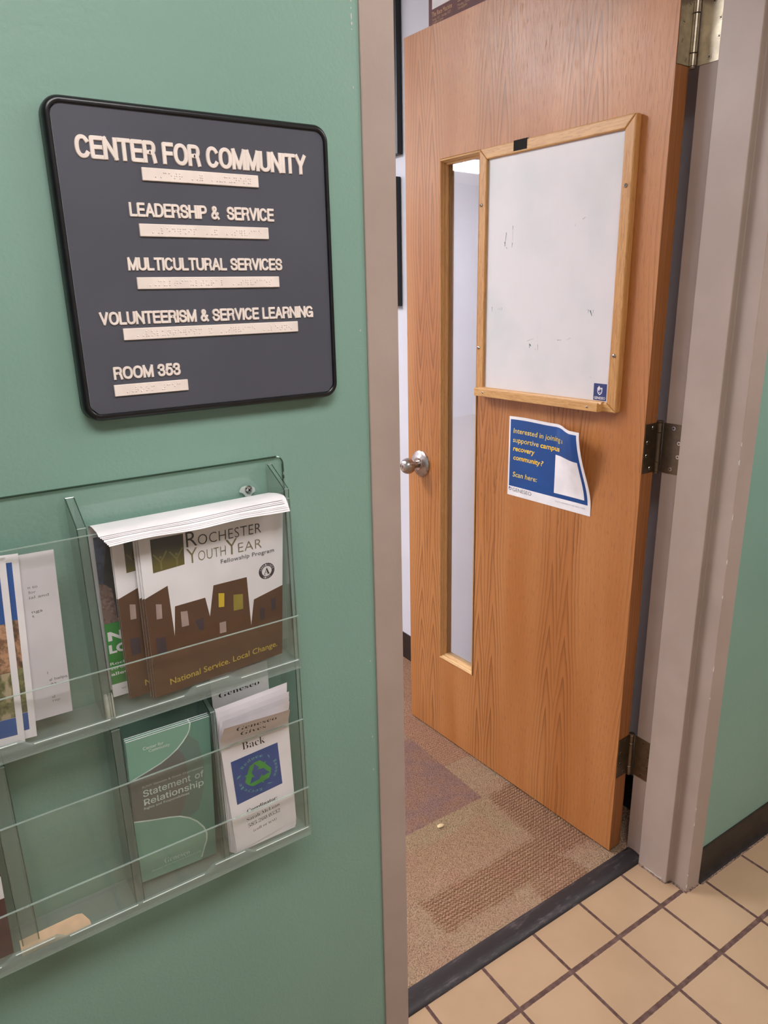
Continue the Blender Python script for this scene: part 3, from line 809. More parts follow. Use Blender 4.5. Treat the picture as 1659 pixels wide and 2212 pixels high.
# ------------------------------------------------------------------ things on the white office wall
def hung(name, y0, y1, z0, z1, label, thick=0.022):
    t = empty(name, (SIDE, (y0 + y1) / 2, z0)); tag(t, label, 'picture frame', 'black framed pictures on the office wall')
    g = Geo(); w = 0.028; x0, x1 = SIDE - thick, SIDE - .0005
    g.box(x0, x1, y0, y0 + w, z0, z1, 'black_pic'); g.box(x0, x1, y1 - w, y1, z0, z1, 'black_pic')
    g.box(x0, x1, y0 + w, y1 - w, z0, z0 + w, 'black_pic'); g.box(x0, x1, y0 + w, y1 - w, z1 - w, z1, 'black_pic')
    g.build('picture_moulding', t, bevel=.002)
    g = Geo(); g.box(SIDE - .010, SIDE - .001, y0 + w - .003, y1 - w + .003, z0 + w - .003, z1 - w + .003, 'paper'); g.build('picture_mat', t)
hung('picture_frame', 1.380, 1.860, 1.905, 2.400, 'black picture frame high on the white wall, upper of two')
hung('picture_frame', 1.394, 1.870, 1.412, 1.838, 'black picture frame on the white wall, lower of two')
wp = empty('wall_poster', (SIDE, 1.0, 2.1)); tag(wp, 'maroon event poster on the white wall above the door', 'poster')
wf = lambda s, t, off: (SIDE - .0012 - off, 1.232 - s * 0.60, 2.06 + t * 0.46)
g = Geo(); g.sheet(wf, 4, 4, .0006, 'maroon_poster')
def yz(y, z): return ((1.232 - y) / 0.60, (z - 2.06) / 0.46)
a, b_ = yz(1.2145, 2.279), yz(1.105, 2.48)
g.art([(a[0], a[1]), (b_[0], a[1]), (b_[0], b_[1]), (a[0], b_[1])], wf, .0004, 'paper', 9)
a, b_ = yz(1.093, 2.279), yz(0.985, 2.48)
g.art([(a[0], a[1]), (b_[0], a[1]), (b_[0], b_[1]), (a[0], b_[1])], wf, .0004, 'paper', 9)
def wtext(s, ya, yb, z0, z1, bold=0.0):
    (s0, t0), (s1, t1) = yz(ya, z0), yz(yb, z1)
    put_text(g, s, wf, s0, s1, t0, t1, .0005, 'poster_text', bold=bold)
wtext('The Race Machine', 1.2150, 1.118, 2.2585, 2.2715, .01)
wtext('Sunday, 10/21 - Saturday, 10/27', 1.2130, 1.124, 2.2475, 2.2545)
wtext('12:00PM-5:00PM', 1.2125, 1.160, 2.2380, 2.2450)
wtext('Sandra', 1.092, 1.05, 2.2640, 2.2760, .01)
wtext('Monday, October 22', 1.092, 1.02, 2.2525, 2.2590)
wtext('7:00-8:00PM', 1.092, 1.05, 2.2435, 2.2500)
g.build('poster_sheet', wp)

# a pale crumb on the carpet
g = Geo()
g.lathe([(.002, 0), (.0075, .001), (.009, .003), (.006, .0055), (.002, .0065)], lambda x, y, h: (0.4895 + x * 1.25, 0.534 + y * .8, 0.0062 + h), 'crumb', 12)
tag(g.build('crumb', smooth=True), 'tiny pale crumb lying on the carpet', 'crumb')

# ------------------------------------------------------------------ the room sign
def rrect(x0, x1, z0, z1, r, n=8):
    p = []
    for cx, cz, a0 in ((x1 - r, z1 - r, 0), (x0 + r, z1 - r, PI / 2), (x0 + r, z0 + r, PI), (x1 - r, z0 + r, 1.5 * PI)):
        for i in range(n + 1):
            a = a0 + i / n * PI / 2; p.append((cx + r * math.cos(a), cz + r * math.sin(a)))
    return p
sg = empty('room_sign', (-0.2516, WALL, 1.332)); tag(sg, 'square charcoal room sign with raised cream letters and braille', 'sign')
X0, X1, Z0, Z1 = -0.4070, -0.0972, 1.3318, 1.6446
g = Geo()
loops = []
for ins, y in ((0.0, WALL - .0002), (0.0, 0.0025), (0.0006, -0.0005), (0.0022, -0.0030), (0.0045, -0.0042), (0.0062, -0.0040), (0.0072, -0.0030), (0.0076, 0.0)):
    loops.append([(x, y, z) for x, z in rrect(X0 + ins, X1 - ins, Z0 + ins, Z1 - ins, 0.018 - ins * .9)])
g.rings(loops, 'black_frame'); g.add(loops[0], [tuple(range(len(loops[0])))], 'black_frame')
g.build('sign_frame', sg, smooth=True)
g = Geo(); cc = .0085; x0, x1, z0, z1 = X0 + .0072, X1 - .0062, Z0 + .0072, Z1 - .0062
oc = lambda d: [(x0 + d, z0 + cc), (x0 + cc, z0 + d), (x1 - cc, z0 + d), (x1 - d, z0 + cc), (x1 - d, z1 - cc), (x1 - cc, z1 - d), (x0 + cc, z1 - d), (x0 + d, z1 - cc)]
YP = -0.0017
g.rings([[(x, 0.010, z) for x, z in oc(0)], [(x, YP + .0006, z) for x, z in oc(0)], [(x, YP, z) for x, z in oc(.0006)]], 'plate_edge', True)
g.add([(x, YP, z) for x, z in oc(.0006)], [tuple(range(8))], 'plate')
g.build('sign_plate', sg)
def smooth_path(p, n=5):
    o = []
    for k in range(len(p) - 1):
        a, b, c, d = p[max(0, k - 1)], p[k], p[k + 1], p[min(len(p) - 1, k + 2)]
        for q in range(n):
            t = q / n
            o.append(tuple(.5 * (2 * b[e] + (c[e] - a[e]) * t + (2 * a[e] - 5 * b[e] + 4 * c[e] - d[e]) * t * t + (3 * b[e] - a[e] - 3 * c[e] + d[e]) * t ** 3) for e in (0, 1)))
    return o + [p[-1]]
def oval(a0, a1, cx=.5, cy=.5, rx=.5, ry=.5, n=18):
    pt = []
    for k in range(n + 1):
        a = math.radians(a0 + (a1 - a0) * k / n); c, q = math.cos(a), math.sin(a)
        pt.append((cx + rx * math.copysign(abs(c) ** .86, c), cy + ry * math.copysign(abs(q) ** .86, q)))
    return pt
GLY = {
 'C': (.66, [oval(38, 322)]), 'O': (.72, [oval(0, 360, n=28)]), 'G': (.70, [oval(40, 300), [(1, 0), (1, .45), (.55, .45)], [(.75, .02), (1, .22)]]),
 'E': (.54, [[(1, 1), (0, 1), (0, 0), (1, 0)], [(0, .52), (.92, .52)]]), 'F': (.52, [[(1, 1), (0, 1), (0, 0)], [(0, .50), (.88, .50)]]),
 'N': (.64, [[(0, 0), (0, 1)], [(0, 1), (1, 0)], [(1, 0), (1, 1)]]), 'M': (.78, [[(0, 0), (0, 1)], [(0, 1), (.5, .03)], [(.5, .03), (1, 1)], [(1, 1), (1, 0)]]),
 'T': (.58, [[(0, 1), (1, 1)], [(.5, 1), (.5, 0)]]), 'I': (.0, [[(0, 0), (0, 1)]]), 'L': (.50, [[(0, 1), (0, 0), (1, 0)]]), 'H': (.62, [[(0, 0), (0, 1)], [(1, 0), (1, 1)], [(0, .52), (1, .52)]]),
 'U': (.62, [[(0, 1)] + oval(180, 360, .5, .32, .5, .32) + [(1, 1)]]), 'Y': (.64, [[(0, 1), (.5, .42), (1, 1)], [(.5, .42), (.5, 0)]]), 'V': (.64, [[(0, 1), (.5, 0), (1, 1)]]),
 'A': (.66, [[(0, 0), (.5, 1), (1, 0)], [(.17, .32), (.83, .32)]]), 'D': (.64, [[(0, 0), (0, 1), (.4, 1)] + oval(90, -90, .4, .5, .6, .5) + [(0, 0)]]),
 'P': (.58, [[(0, 0), (0, 1), (.55, 1)] + oval(90, -90, .55, .73, .45, .27) + [(0, .46)]]), 'R': (.62, [[(0, 0), (0, 1), (.58, 1)] + oval(90, -90, .58, .74, .38, .26) + [(0, .48)], [(.60, .48), (.86, .40), (.92, .22), (1, 0)]]),
 'S': (.60, [smooth_path([(.97, .74), (.84, .93), (.5, 1), (.15, .93), (.03, .75), (.15, .58), (.5, .51), (.86, .43), (1, .25), (.86, .06), (.5, 0), (.13, .06), (0, .25)])]),
 '&': (.66, [smooth_path([(1, .0), (.55, .42), (.22, .74), (.22, .93), (.42, 1), (.62, .92), (.60, .74), (.30, .54), (.03, .28), (.10, .06), (.36, 0), (.66, .10), (.90, .46)])]),
 '3': (.52, [smooth_path([(0, .76), (.15, .95), (.5, 1), (.84, .93), (.93, .75), (.80, .57), (.45, .53)]), smooth_path([(.45, .53), (.82, .48), (1, .27), (.86, .06), (.5, 0), (.13, .06), (0, .25)])]),
 '5': (.52, [[(.92, 1), (.20, 1), (.07, .50)], smooth_path([(.07, .50), (.28, .62), (.60, .64), (.90, .54), (1, .32), (.88, .08), (.5, 0), (.15, .05), (0, .22)])]),
}
def raised(body, x0, x1, z0, z1, sw=.222, gap=.022, word=.40):
    """letters cut as strokes with sloping flanks, scaled to the measured line"""
    H = z1 - z0; r = sw / 2; pen = 0.0; items = []
    for ch in body:
        if ch == ' ': pen += word; continue
        w, paths = GLY[ch]; items.append((pen, w, paths)); pen += w + sw + gap
    k = (x1 - x0) / (pen - gap)
    g = Geo()
    def P2(u, v): return (x0 + u * k, z0 + v * H)
    rx, rz = r * k * 1.0, r * H
    R_ = (rx + rz) / 2
    cnt = [0]
    def slab_(outer, inner, low=0.0):
        cnt[0] += 1; h = low + (cnt[0] % 11) * .000013          # pieces of one letter never share a plane
        g.rings([[(x, YP + .0001, z) for x, z in outer], [(x, YP - .0006 + h, z) for x, z in outer], [(x, YP - .0014 + h, z) for x, z in inner]], 'letter', True, True)
    for pen, w, paths in items:
        for path in paths:
            pts = [P2(pen + r + p[0] * w, r + p[1] * (1 - 2 * r)) for p in path]
            n = len(pts)
            for q in range(n - 1):
                a, b = Vector(pts[q]), Vector(pts[q + 1]); d = b - a
                if d.length < 1e-7: continue
                d.normalize(); m = Vector((-d.y, d.x))
                e0 = R_ if q == 0 else 0.0; e1 = R_ if q == n - 2 else 0.0
                def quad(f, e): return [tuple(a + m * R_ * f - d * e0 * e), tuple(b + m * R_ * f + d * e1 * e), tuple(b - m * R_ * f + d * e1 * e), tuple(a - m * R_ * f - d * e0 * e)]
                slab_(quad(1, .92), quad(.72, .68))
            for q in range(1, n - 1):
                c = pts[q]; cir = lambda f: [(c[0] + R_ * f * math.cos(i * PI / 6), c[1] + R_ * f * math.sin(i * PI / 6)) for i in range(12)]
                slab_(cir(1), cir(.72), .00016)
    return g.build('raised_lettering', sg)
raised('CENTER FOR COMMUNITY', -0.3808, -0.1287, 1.5892, 1.6114, .228)
raised('LEADERSHIP &  SERVICE', -0.3357, -0.1730, 1.5377, 1.5521)
raised('MULTICULTURAL SERVICES', -0.3436, -0.1662, 1.4848, 1.4986)
raised('VOLUNTEERISM & SERVICE LEARNING', -0.3790, -0.1285, 1.4305, 1.4445)
raised('ROOM 353', -0.3720, -0.2992, 1.3740, 1.3880)
BR = dict(a='1', b='12', c='14', d='145', e='15', f='124', g='1245', h='125', i='24', j='245', k='13', l='123', m='134', n='1345', o='135', p='1234', q='12345', r='1235', s='234', t='2345', u='136', v='1236', w='2456', x='1346', y='13456', z='1356')
BR.update({',': '6', '&': '12346', '#': '3456', '+': '26', '_': '', '=': '123456', '>': '345', '<': '126', '|': '12456', '!': '2346', '?': '1456', ':': '156', '-': '36', '^': '45', '%': '146'})
def braille(cells, x0, x1, z0, z1, xa, xb):
    """plate strip x0..x1 with raised dots between xa and xb"""
    g = Geo()
    loops = [[(x, y, z) for x, z in rrect(x0 + i, x1 - i, z0 + i, z1 - i, .0007, 3)] for i, y in ((0, YP + .0002), (0, YP - .0014), (.0005, YP - .0020))]
    g.rings(loops, 'letter', True, True)
    st = g.build('braille_strip', sg)
    g = Geo(); n = len(cells); pitch = (xb - xa) / n; zc = (z0 + z1) / 2
    sx = min(.0023, pitch * .40); sz = .00225
    for i, ch in enumerate(cells):
        for d in BR.get(ch, ''):
            k = int(d) - 1; col, row = k // 3, k % 3
            x = xa + pitch * (i + .5) + (col - .5) * sx; z = zc + (1 - row) * sz
            g.lathe([(.00082, 0), (.0007, .0004), (.0003, .00062)], lambda a, b, h: (x + a, YP - .0020 - h, z + b), 'letter', 8)
    g.build('braille_dots', st)
braille(',,c5t}_,,=_,,-munity'.replace('5', 'e').replace('}', 'r'), -0.3190, -0.1898, 1.5729, 1.5855, -0.309, -0.198)
braille(',,l1d|%ip_,,&_,,s|vice'.replace('1', 'e'), -0.3277, -0.1814, 1.5189, 1.5315, -0.318, -0.189)
braille(',,multicultural_,,s|vices', -0.3364, -0.1716, 1.4664, 1.4785, -0.327, -0.180)
braille(',,volunte|ism_&_,,s|vice_,,le>n+', -0.3568, -0.1503, 1.4148, 1.4270, -0.346, -0.158)
braille(',,room_#ceci'[:-1], -0.3734, -0.2924, 1.3568, 1.3690, -0.364, -0.300)

# ------------------------------------------------------------------ clear literature holder
HX0, HXR, HXB = -0.700, -0.1948, -0.1755
YF = -0.045
lh = empty('literature_holder', (-0.43, WALL, 0.733)); tag(lh, 'clear acrylic wall literature holder with two rows of pockets below the sign', 'literature holder')
g = Geo()
pl = [(HX0, 0.735), (-0.190, 0.735), (-0.190, 0.985), (HXB, 1.000), (HXB, 1.252)] + [(HXB - .0105 + .0105 * math.cos(a), 1.2525 + .0105 * math.sin(a)) for a in (PI * .125, PI * .25, PI * .375, PI * .5)] + [(HX0, 1.263)]
g.prism(pl, lambda u, v, a: (u, a, v), 0.0093, 0.0118, 'acrylic')
g.build('back_panel', lh)
g = Geo(); g.box(HX0, HXB - .010, 0.0090, 0.0120, 1.2615, 1.2632, 'acrylic_dark'); g.box(HXB - .0012, HXB + .0004, 0.0090, 0.0120, 1.02, 1.252, 'acrylic_dark')
g.tube([(HXB - .0105 + .0105 * math.cos(a), 0.0105, 1.2522 + .0105 * math.sin(a)) for a in [PI / 2 * i / 8 for i in range(9)]], .0009, 'acrylic_dark', 6)
for z in (1.238, 1.229, 1.225): g.box(HXB - .001, HXB + .0008, 0.0085, 0.0100, z, z + .004, 'acrylic_edge')
g.build('back_panel_edge', lh)
def shelf(z0, z1, zrim):
    g = Geo(); g.box(HX0, HXR, YF + .0025, 0.0092, z0 + .001, z1, 'acrylic_shelf')
    s = g.build('pocket_floor', lh, bevel=.0008)
    pw = 0.2355; pts = [(HX0, z0), (HXR, z0)]
    top = []
    for base in (HXR, HXR - pw):
        for f, dz in ((0.0, 0), (0.36, 0), (0.40, .007), (0.60, .007), (0.64, 0), (1.0, 0)): top.append((base - f * pw, zrim + dz))
    top.append((HX0, zrim))
    g = Geo(); g.prism(pts + top, lambda u, v, a: (u, a, v), YF - .0025, YF + .0025, 'acrylic_rim')
    g.build('pocket_rim', s, bevel=.0012)
    g = Geo()                                                 # painted glints: whitish tubes along the upper corner of the rim
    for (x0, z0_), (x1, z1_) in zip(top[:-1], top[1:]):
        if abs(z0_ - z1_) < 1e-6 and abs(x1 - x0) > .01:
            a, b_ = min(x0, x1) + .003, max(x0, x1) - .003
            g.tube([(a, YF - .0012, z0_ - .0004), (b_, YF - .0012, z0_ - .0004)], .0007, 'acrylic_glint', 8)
    g.build('rim_glint', s)
shelf(0.994, 1.0015, 1.006); shelf(0.733, 0.7420, 0.7460)
def front(z0, z1, zlip, zb):
    g = Geo(); g.box(HX0, HXR, YF + .0005, YF + .0030, z0, z1, 'acrylic'); f = g.build('front_panel', lh)
    g = Geo(); g.box(HX0, HXR, YF + .0004, YF + .0031, z1, z1 + .0007, 'acrylic_edge'); g.box(HXR - .0004, HXR + .0008, YF + .0004, YF + .0031, z0, z1, 'acrylic_wall'); g.build('front_edge', f)
    g = Geo(); g.box(HX0, HXR + .001, YF - .0025, YF + .0002, zb, zlip, 'acrylic'); l = g.build('front_lip', lh)
    g = Geo(); g.box(HX0, HXR + .001, YF - .0026, YF + .0003, zlip, zlip + .0006, 'acrylic_edge'); g.build('lip_edge', l)
front(1.006, 1.2214, 1.0668, 0.996); front(0.746, 0.9150, 0.8096, 0.735)
def divider(xa, xb, z0, zt_back, zt_front, name='divider', yb=0.0090):
    """hollow pocket wall: two cheeks, a front face and a sloping cap"""
    g = Geo()
    prof = [(yb, z0), (yb, zt_back), (yb - .006, zt_back), (YF + .004, zt_front), (YF + .004, z0)]
    for x in (xa, xb - .0012): g.prism(prof, lambda u, v, a: (a, u, v), x, x + .0012, 'acrylic_wall')
    d = g.build(name, lh)
    g = Geo()
    g.prism([(yb, zt_back), (yb - .006, zt_back), (yb - .006, zt_back - .0012), (yb, zt_back - .0012)], lambda u, v, a: (a, u, v), xa, xb, 'acrylic_wall')
    g.prism([(yb - .006, zt_back), (YF + .004, zt_front), (YF + .004, zt_front - .0014), (yb - .006, zt_back - .0014)], lambda u, v, a: (a, u, v), xa, xb, 'acrylic_wall')
    g.box(xa, xb, YF + .0033, YF + .0045, z0, zt_front, 'acrylic_wall')
    for p, q in (((xa, yb - .006, zt_back), (xb, yb - .006, zt_back)), ((xa, YF + .004, zt_front), (xb, YF + .004, zt_front))): g.tube([p, q], .0008, 'acrylic_edge', 6)
    for x in (xa, xb):
        g.tube([(x, yb - .006, zt_back), (x, YF + .004, zt_front), (x, YF + .004, z0)], .0006, 'acrylic_dark', 6)
    g.build('divider_cap', d)
divider(-0.4375, -0.4285, 1.0020, 1.2530, 1.2295)
divider(-0.2000, -0.1945, 0.7425, 1.2555, 1.2330, 'end_wall')
divider(-0.4340, -0.4243, 0.7425, 0.9890, 0.9870)
divider(-0.3185, -0.3122, 0.7425, 0.9800, 0.9690)
divider(-0.5600, -0.5430, 0.7560, 0.9890, 0.9870)
divider(-0.6760, -0.6660, 1.0020, 1.2530, 1.2295)
g = Geo()  # whitish posts standing in for a reflection in the divider's end
for x in (-0.4335, -0.4285): g.lathe([(.0018, 1.0022), (.0026, 1.004), (.0026, 1.030), (.0016, 1.0335)], lambda a, b, h: (x + a, -0.0385 + b * 1.0, h), 'reflection_pale', 12)
g.build('divider_reflection', lh, smooth=True)
g = Geo()                                                     # fixing screw with a torn film behind it
sx, sz = -0.2252, 1.2268
g.lathe([(.0050, 0), (.0048, .0014), (.0036, .0028), (.0016, .0034)], lambda a, b, h: (sx + a, 0.0088 - h, sz + b), 'chrome', 28)
for k in (0, 1):
    c, s_ = math.cos(.6 + k * PI / 2), math.sin(.6 + k * PI / 2)
    g.prism([(-.0022, -.0006), (.0022, -.0006), (.0022, .0006), (-.0022, .0006)], lambda u, v, a: (sx + u * c - v * s_, 0.0056 - a, sz + u * s_ + v * c), 0, .0005, 'dark')
g.build('fixing_screw', lh, smooth=False)
g = Geo(); g.prism([(-.0125, -.0015), (-.0075, -.0040), (-.0035, -.0095), (.0025, -.0095), (.0045, -.0060), (.0085, -.0040), (.0085, .0010), (.0030, .0040), (-.0040, .0052), (-.0090, .0042), (-.0115, .0010)], lambda u, v, a: (sx + u, 0.0090 - a, sz + v), 0.0, .0002, 'torn')
g.build('torn_film', lh)

# ------------------------------------------------------------------ brochures
def patch(TL, TR, BRc, BL):
    TL, TR, BRc, BL = map(Vector, (TL, TR, BRc, BL))
    def f(s, t, off):
        p = (BL * (1 - s) + BRc * s) * (1 - t) + (TL * (1 - s) + TR * s) * t
        return (p.x, p.y - off, p.z)
    return f
def shift(o, d):
    o.location = Vector(o.location) + Vector(d); return o

rf = patch((-0.3768, -0.0360, 1.2102), (-0.2010, -0.0360, 1.2090), (-0.2044, -0.0120, 1.0030), (-0.3784, -0.0360, 1.0090))
def roch_geo():
    g = Geo(); g.sheet(rf, 8, 8, .0011, 'paper')
    e = .00022
    sky = [(0.0, 0.0), (1.0, 0.0), (1.0, 0.49), (0.767, 0.443), (0.740, 0.274), (0.716, 0.604), (0.468, 0.603), (0.429, 0.411), (0.404, 0.539), (0.191, 0.533), (0.171, 0.350), (0.156, 0.669), (0.0, 0.620)]
    g.art(sky, rf, e, 'brown', .10)
    g.art([(0.0, 0.0), (1.0, 0.0), (1.0, 0.232), (0.0, 0.232)], rf, e * 2, 'brown_low', .10)
    def q(p, key): g.art(p, rf, e * 3, key, .10)
    q([(0.066, 0.576), (0.103, 0.567), (0.099, 0.481), (0.061, 0.483)], 'tanwin')
    q([(0.225, 0.492), (0.272, 0.487), (0.275, 0.393), (0.224, 0.395)], 'tanwin')
    q([(0.319, 0.409), (0.385, 0.417), (0.376, 0.335), (0.344, 0.345)], 'navy')
    q([(0.500, 0.546), (0.543, 0.537), (0.537, 0.450), (0.496, 0.455)], 'yellow')
    q([(0.608, 0.512), (0.681, 0.501), (0.680, 0.402), (0.606, 0.405)], 'olive')
    q([(0.495, 0.353), (0.544, 0.352), (0.543, 0.280), (0.493, 0.282)], 'tanwin')
    q([(0.813, 0.374), (0.852, 0.369), (0.848, 0.285), (0.811, 0.290)], 'navy')
    q([(0.903, 0.415), (0.941, 0.419), (0.945, 0.334), (0.908, 0.332)], 'navy')
    q([(0.041, 0.370), (0.106, 0.364), (0.106, 0.265), (0.041, 0.263)], 'navy')
    g.art([(0.074, 0.958), (0.287, 0.958), (0.281, 0.774), (0.072, 0.761)], rf, e, 'logo', .10)
    for cx in (0.128, 0.232):                                  # two figures with raised arms
        def ln(p, r, w):
            d = Vector((r[0] - p[0], r[1] - p[1])); n = Vector((-d.y, d.x)).normalized() * w / 2
            g.art([(p[0] + n.x, p[1] + n.y), (r[0] + n.x, r[1] + n.y), (r[0] - n.x, r[1] - n.y), (p[0] - n.x, p[1] - n.y)], rf, e * 2, 'logo_line', 9)
        ln((cx - .044, .868), (cx, .818), .010); ln((cx + .044, .878), (cx, .818), .010); ln((cx, .823), (cx, .772), .011)
        g.art([(cx + .009 * math.cos(k * PI / 5), .846 + .008 * math.sin(k * PI / 5)) for k in range(10)], rf, e * 2, 'logo_line', 9)
    put = lambda s, a, b, c, d, key, **k: put_text(g, s, rf, a, b, c, d, e * 2, key, **k)
    put('R', 0.302, 0.376, 0.872, 0.962, 'ink', bold=-.004); put('OCHESTER', 0.382, 0.833, 0.872, 0.932, 'ink', bold=-.012, space=1.05)
    put('Y', 0.298, 0.372, 0.772, 0.862, 'ink_olive', bold=-.010); put('OUTH', 0.376, 0.570, 0.777, 0.835, 'ink_olive', bold=-.014, space=1.05)
    put('Y', 0.572, 0.655, 0.772, 0.868, 'ink_olive', bold=-.010); put('EAR', 0.660, 0.836, 0.775, 0.832, 'ink_olive', bold=-.014, space=1.05)
    put('Fellowship Program', 0.530, 0.930, 0.728, 0.754, 'ink_grey', bold=.006, space=1.05)
    put_text(g, 'National Service. Local Change.', rf, 0.107, 0.955, 0.052, 0.090, e * 3, 'ns_yellow', bold=.006, slope=0.018)
    cx, cy, ax, ay = 0.872, 0.612, 0.062, 0.053                # round service seal
    circ = lambda k: [(cx + ax * k * math.cos(i * PI / 16), cy + ay * k * math.sin(i * PI / 16)) for i in range(32)]
    g.art(circ(1.0), rf, e, 'navy', 9); g.art(circ(0.62), rf, e * 2, 'paper', 9)
    put_text(g, 'A', rf, cx - .024, cx + .024, cy - .020, cy + .022, e * 3, 'ink', kind='serif')
    def arc(body, r, a0, a1, hh, flip=1):
        n = len(body)
        for i, ch in enumerate(body):
            a = a0 + (a1 - a0) * (i + .5) / n
            u, v = cx + ax * r * math.cos(a), cy + ay * r * math.sin(a)
            rot = a - PI / 2 if flip > 0 else a + PI / 2
            def w(p, qv): return (u + (p * math.cos(rot) - qv * math.sin(rot)) * ax, v + (p * math.sin(rot) + qv * math.cos(rot)) * ay)
            put_text(g, ch, rf, -.07, .07, -hh / 2, hh / 2, e * 2, 'paper', warp=w, res=1)
    arc('AMERICORPS', .80, PI * .95, PI * .05, .22); arc('VISTA', .80, PI * 1.30, PI * 1.70, .22, -1)
    return g
roch = roch_geo().build('fellowship_brochure')
tag(roch, 'brown and white fellowship brochure in front of its stack, full cover visible', 'brochure', 'brown fellowship brochures')
RL = ['brown fellowship brochure directly behind the front one, only left edge showing', 'rearmost of the front stack of brown fellowship brochures, a thin left edge',
      'brown fellowship brochure offset left behind the front stack, cover strip visible', 'brown fellowship brochure hidden behind the offset one, thin edge at left']
for k, d in enumerate(((-0.0022, 0.0022, -0.0006), (-0.0046, 0.0044, 0.0002), (-0.0264, 0.0092, 0.0036), (-0.0274, 0.0114, 0.0032))):
    c = roch.copy(); COL.objects.link(c); shift(c, d); c['label'] = RL[k]

gf = patch((-0.4175, -0.0095, 1.2080), (-0.3000, -0.0070, 1.2060), (-0.3000, -0.0030, 1.0060), (-0.4195, -0.0055, 1.0090))
g = Geo(); g.sheet(gf, 6, 6, .0012, 'paper'); e = .00022
g.art([(0, .72), (1, .72), (1, 1), (0, 1)], gf, e, 'photo_sky', .2)
g.art([(0, .47), (1, .49), (1, .72), (0, .72)], gf, e, 'photo_rock', .2)
g.art([(.042, .72), (.075, .85), (.113, .96), (.166, .92), (.151, .60), (.211, .48), (.128, .50), (.113, .68)], gf, e * 2, 'photo_dark', .2)
g.art([(0, .083), (1, .083), (1, .475), (0, .475)], gf, e, 'green_print', .2)
put_text(g, 'NEVER', gf, 0.018, 0.634, .362, .420, e * 2, 'paper', bold=.05)
put_text(g, 'LOOK AWAY', gf, 0.015, 0.906, .283, .338, e * 2, 'paper', bold=.05)
put_text(g, 'Rochester', gf, 0.009, 0.332, .208, .226, e * 2, 'paper', bold=.004)
put_text(g, 'street', gf, 0.009, 0.196, .178, .194, e * 2, 'paper')
put_text(g, 'alleviate', gf, 0.006, 0.302, .140, .160, e * 2, 'paper', bold=.02)
put_text(g, 'www', gf, 0.083, 0.242, .040, .056, e * 2, 'ink_soft')
tag(g.build('magazine'), 'green and photo covered booklet at the left behind the brown brochures', 'booklet')

# white handouts whose tops curl forward over the pocket front
def curl(k, n):
    """k = 0 is the uppermost sheet; the others lie under it, each reaching a little lower"""
    lead = min(1.0, max(0.0, k / (n - 1) + random.uniform(-.05, .05)))
    x0, x1 = -0.4205 + random.uniform(0, .0006) + k * .0014, -0.2088 + random.uniform(-.001, .001) + k * .0010
    prof = [(0.0030, 1.015), (0.0034, 1.10), (0.0034, 1.165), (0.0026, 1.200), (-0.0035, 1.2190), (-0.0140, 1.2248), (-0.0260, 1.2272), (-0.0380, 1.2284), (-0.0455, 1.2284 - .0002 * lead), (-0.0500 - .0010 * lead, 1.2274 - .0012 * lead), (-0.0532 - .0026 * lead, 1.2262 - .0042 * lead), (-0.0555 - .0050 * lead, 1.2250 - 0.0090 * lead)]
    pts = []
    for a, b in zip(prof[:-1], prof[1:]):
        for i in range(3): pts.append((a[0] + (b[0] - a[0]) * i / 3, a[1] + (b[1] - a[1]) * i / 3))
    pts.append(prof[-1]); m = len(pts) - 1
    nrm = []
    for i in range(m + 1):
        a, b = pts[max(0, i - 1)], pts[min(m, i + 1)]
        l = math.hypot(b[0] - a[0], b[1] - a[1]); nrm.append(((b[1] - a[1]) / l, -(b[0] - a[0]) / l))     # points up and back
    def f(s, t, off):
        q = t * m; i = min(m - 1, int(q)); w = q - i
        y = pts[i][0] * (1 - w) + pts[i + 1][0] * w; z = pts[i][1] * (1 - w) + pts[i + 1][1] * w
        ny = nrm[i][0] * (1 - w) + nrm[i + 1][0] * w; nz = nrm[i][1] * (1 - w) + nrm[i + 1][1] * w
        d = off - k * 0.00026
        fr = max(0.0, (t - .75) / .25)
        z += .0006 * math.sin(s * 8 + 1) * fr - fr * lead * (.0008 + .0034 * s * s + .0007 * math.sin(s * 13 + 2)) - .0038 * (1 - s) * max(0.0, min(1.0, (t - .35) / .3))
        return (x0 + (x1 - x0) * s, y + ny * d, z + nz * d)
    g = Geo(); g.sheet(f, 30, 30, .0002, 'paper')
    return g.build('handout', smooth=True)
NC = 7
for k in range(NC):
    tag(curl(k, NC), 'thin white handout curled forward over the brown brochures and pocket front', 'handout', 'white handouts curling over the brochures')

# pocket of green booklets
sf = patch((-0.4197, -0.0380, 0.9652), (-0.3188, -0.0380, 0.9631), (-0.3232, -0.0215, 0.7475), (-0.4225, -0.0190, 0.7510))
g = Geo(); g.sheet(sf, 4, 6, .0009, 'paper'); e = .0002
g.art([(0, 0), (1, 0), (1, 1), (0, 1)], sf, e, 'teal_dark', .25)
arc1 = [(0.757, 1.0), (0.742, 0.955), (0.712, 0.926), (0.650, 0.888), (0.579, 0.854), (0.480, 0.822), (0.376, 0.796), (0.181, 0.765), (0.0, 0.739)]
g.art([(0, 1.0)] + arc1, sf, e * 2, 'teal', .25)
arc2 = [(0.0, 0.457), (0.198, 0.429), (0.419, 0.403), (0.554, 0.382), (0.671, 0.346), (0.770, 0.298), (0.851, 0.237), (0.885, 0.185), (0.880, 0.137), (0.845, 0.088), (0.789, 0.0)]
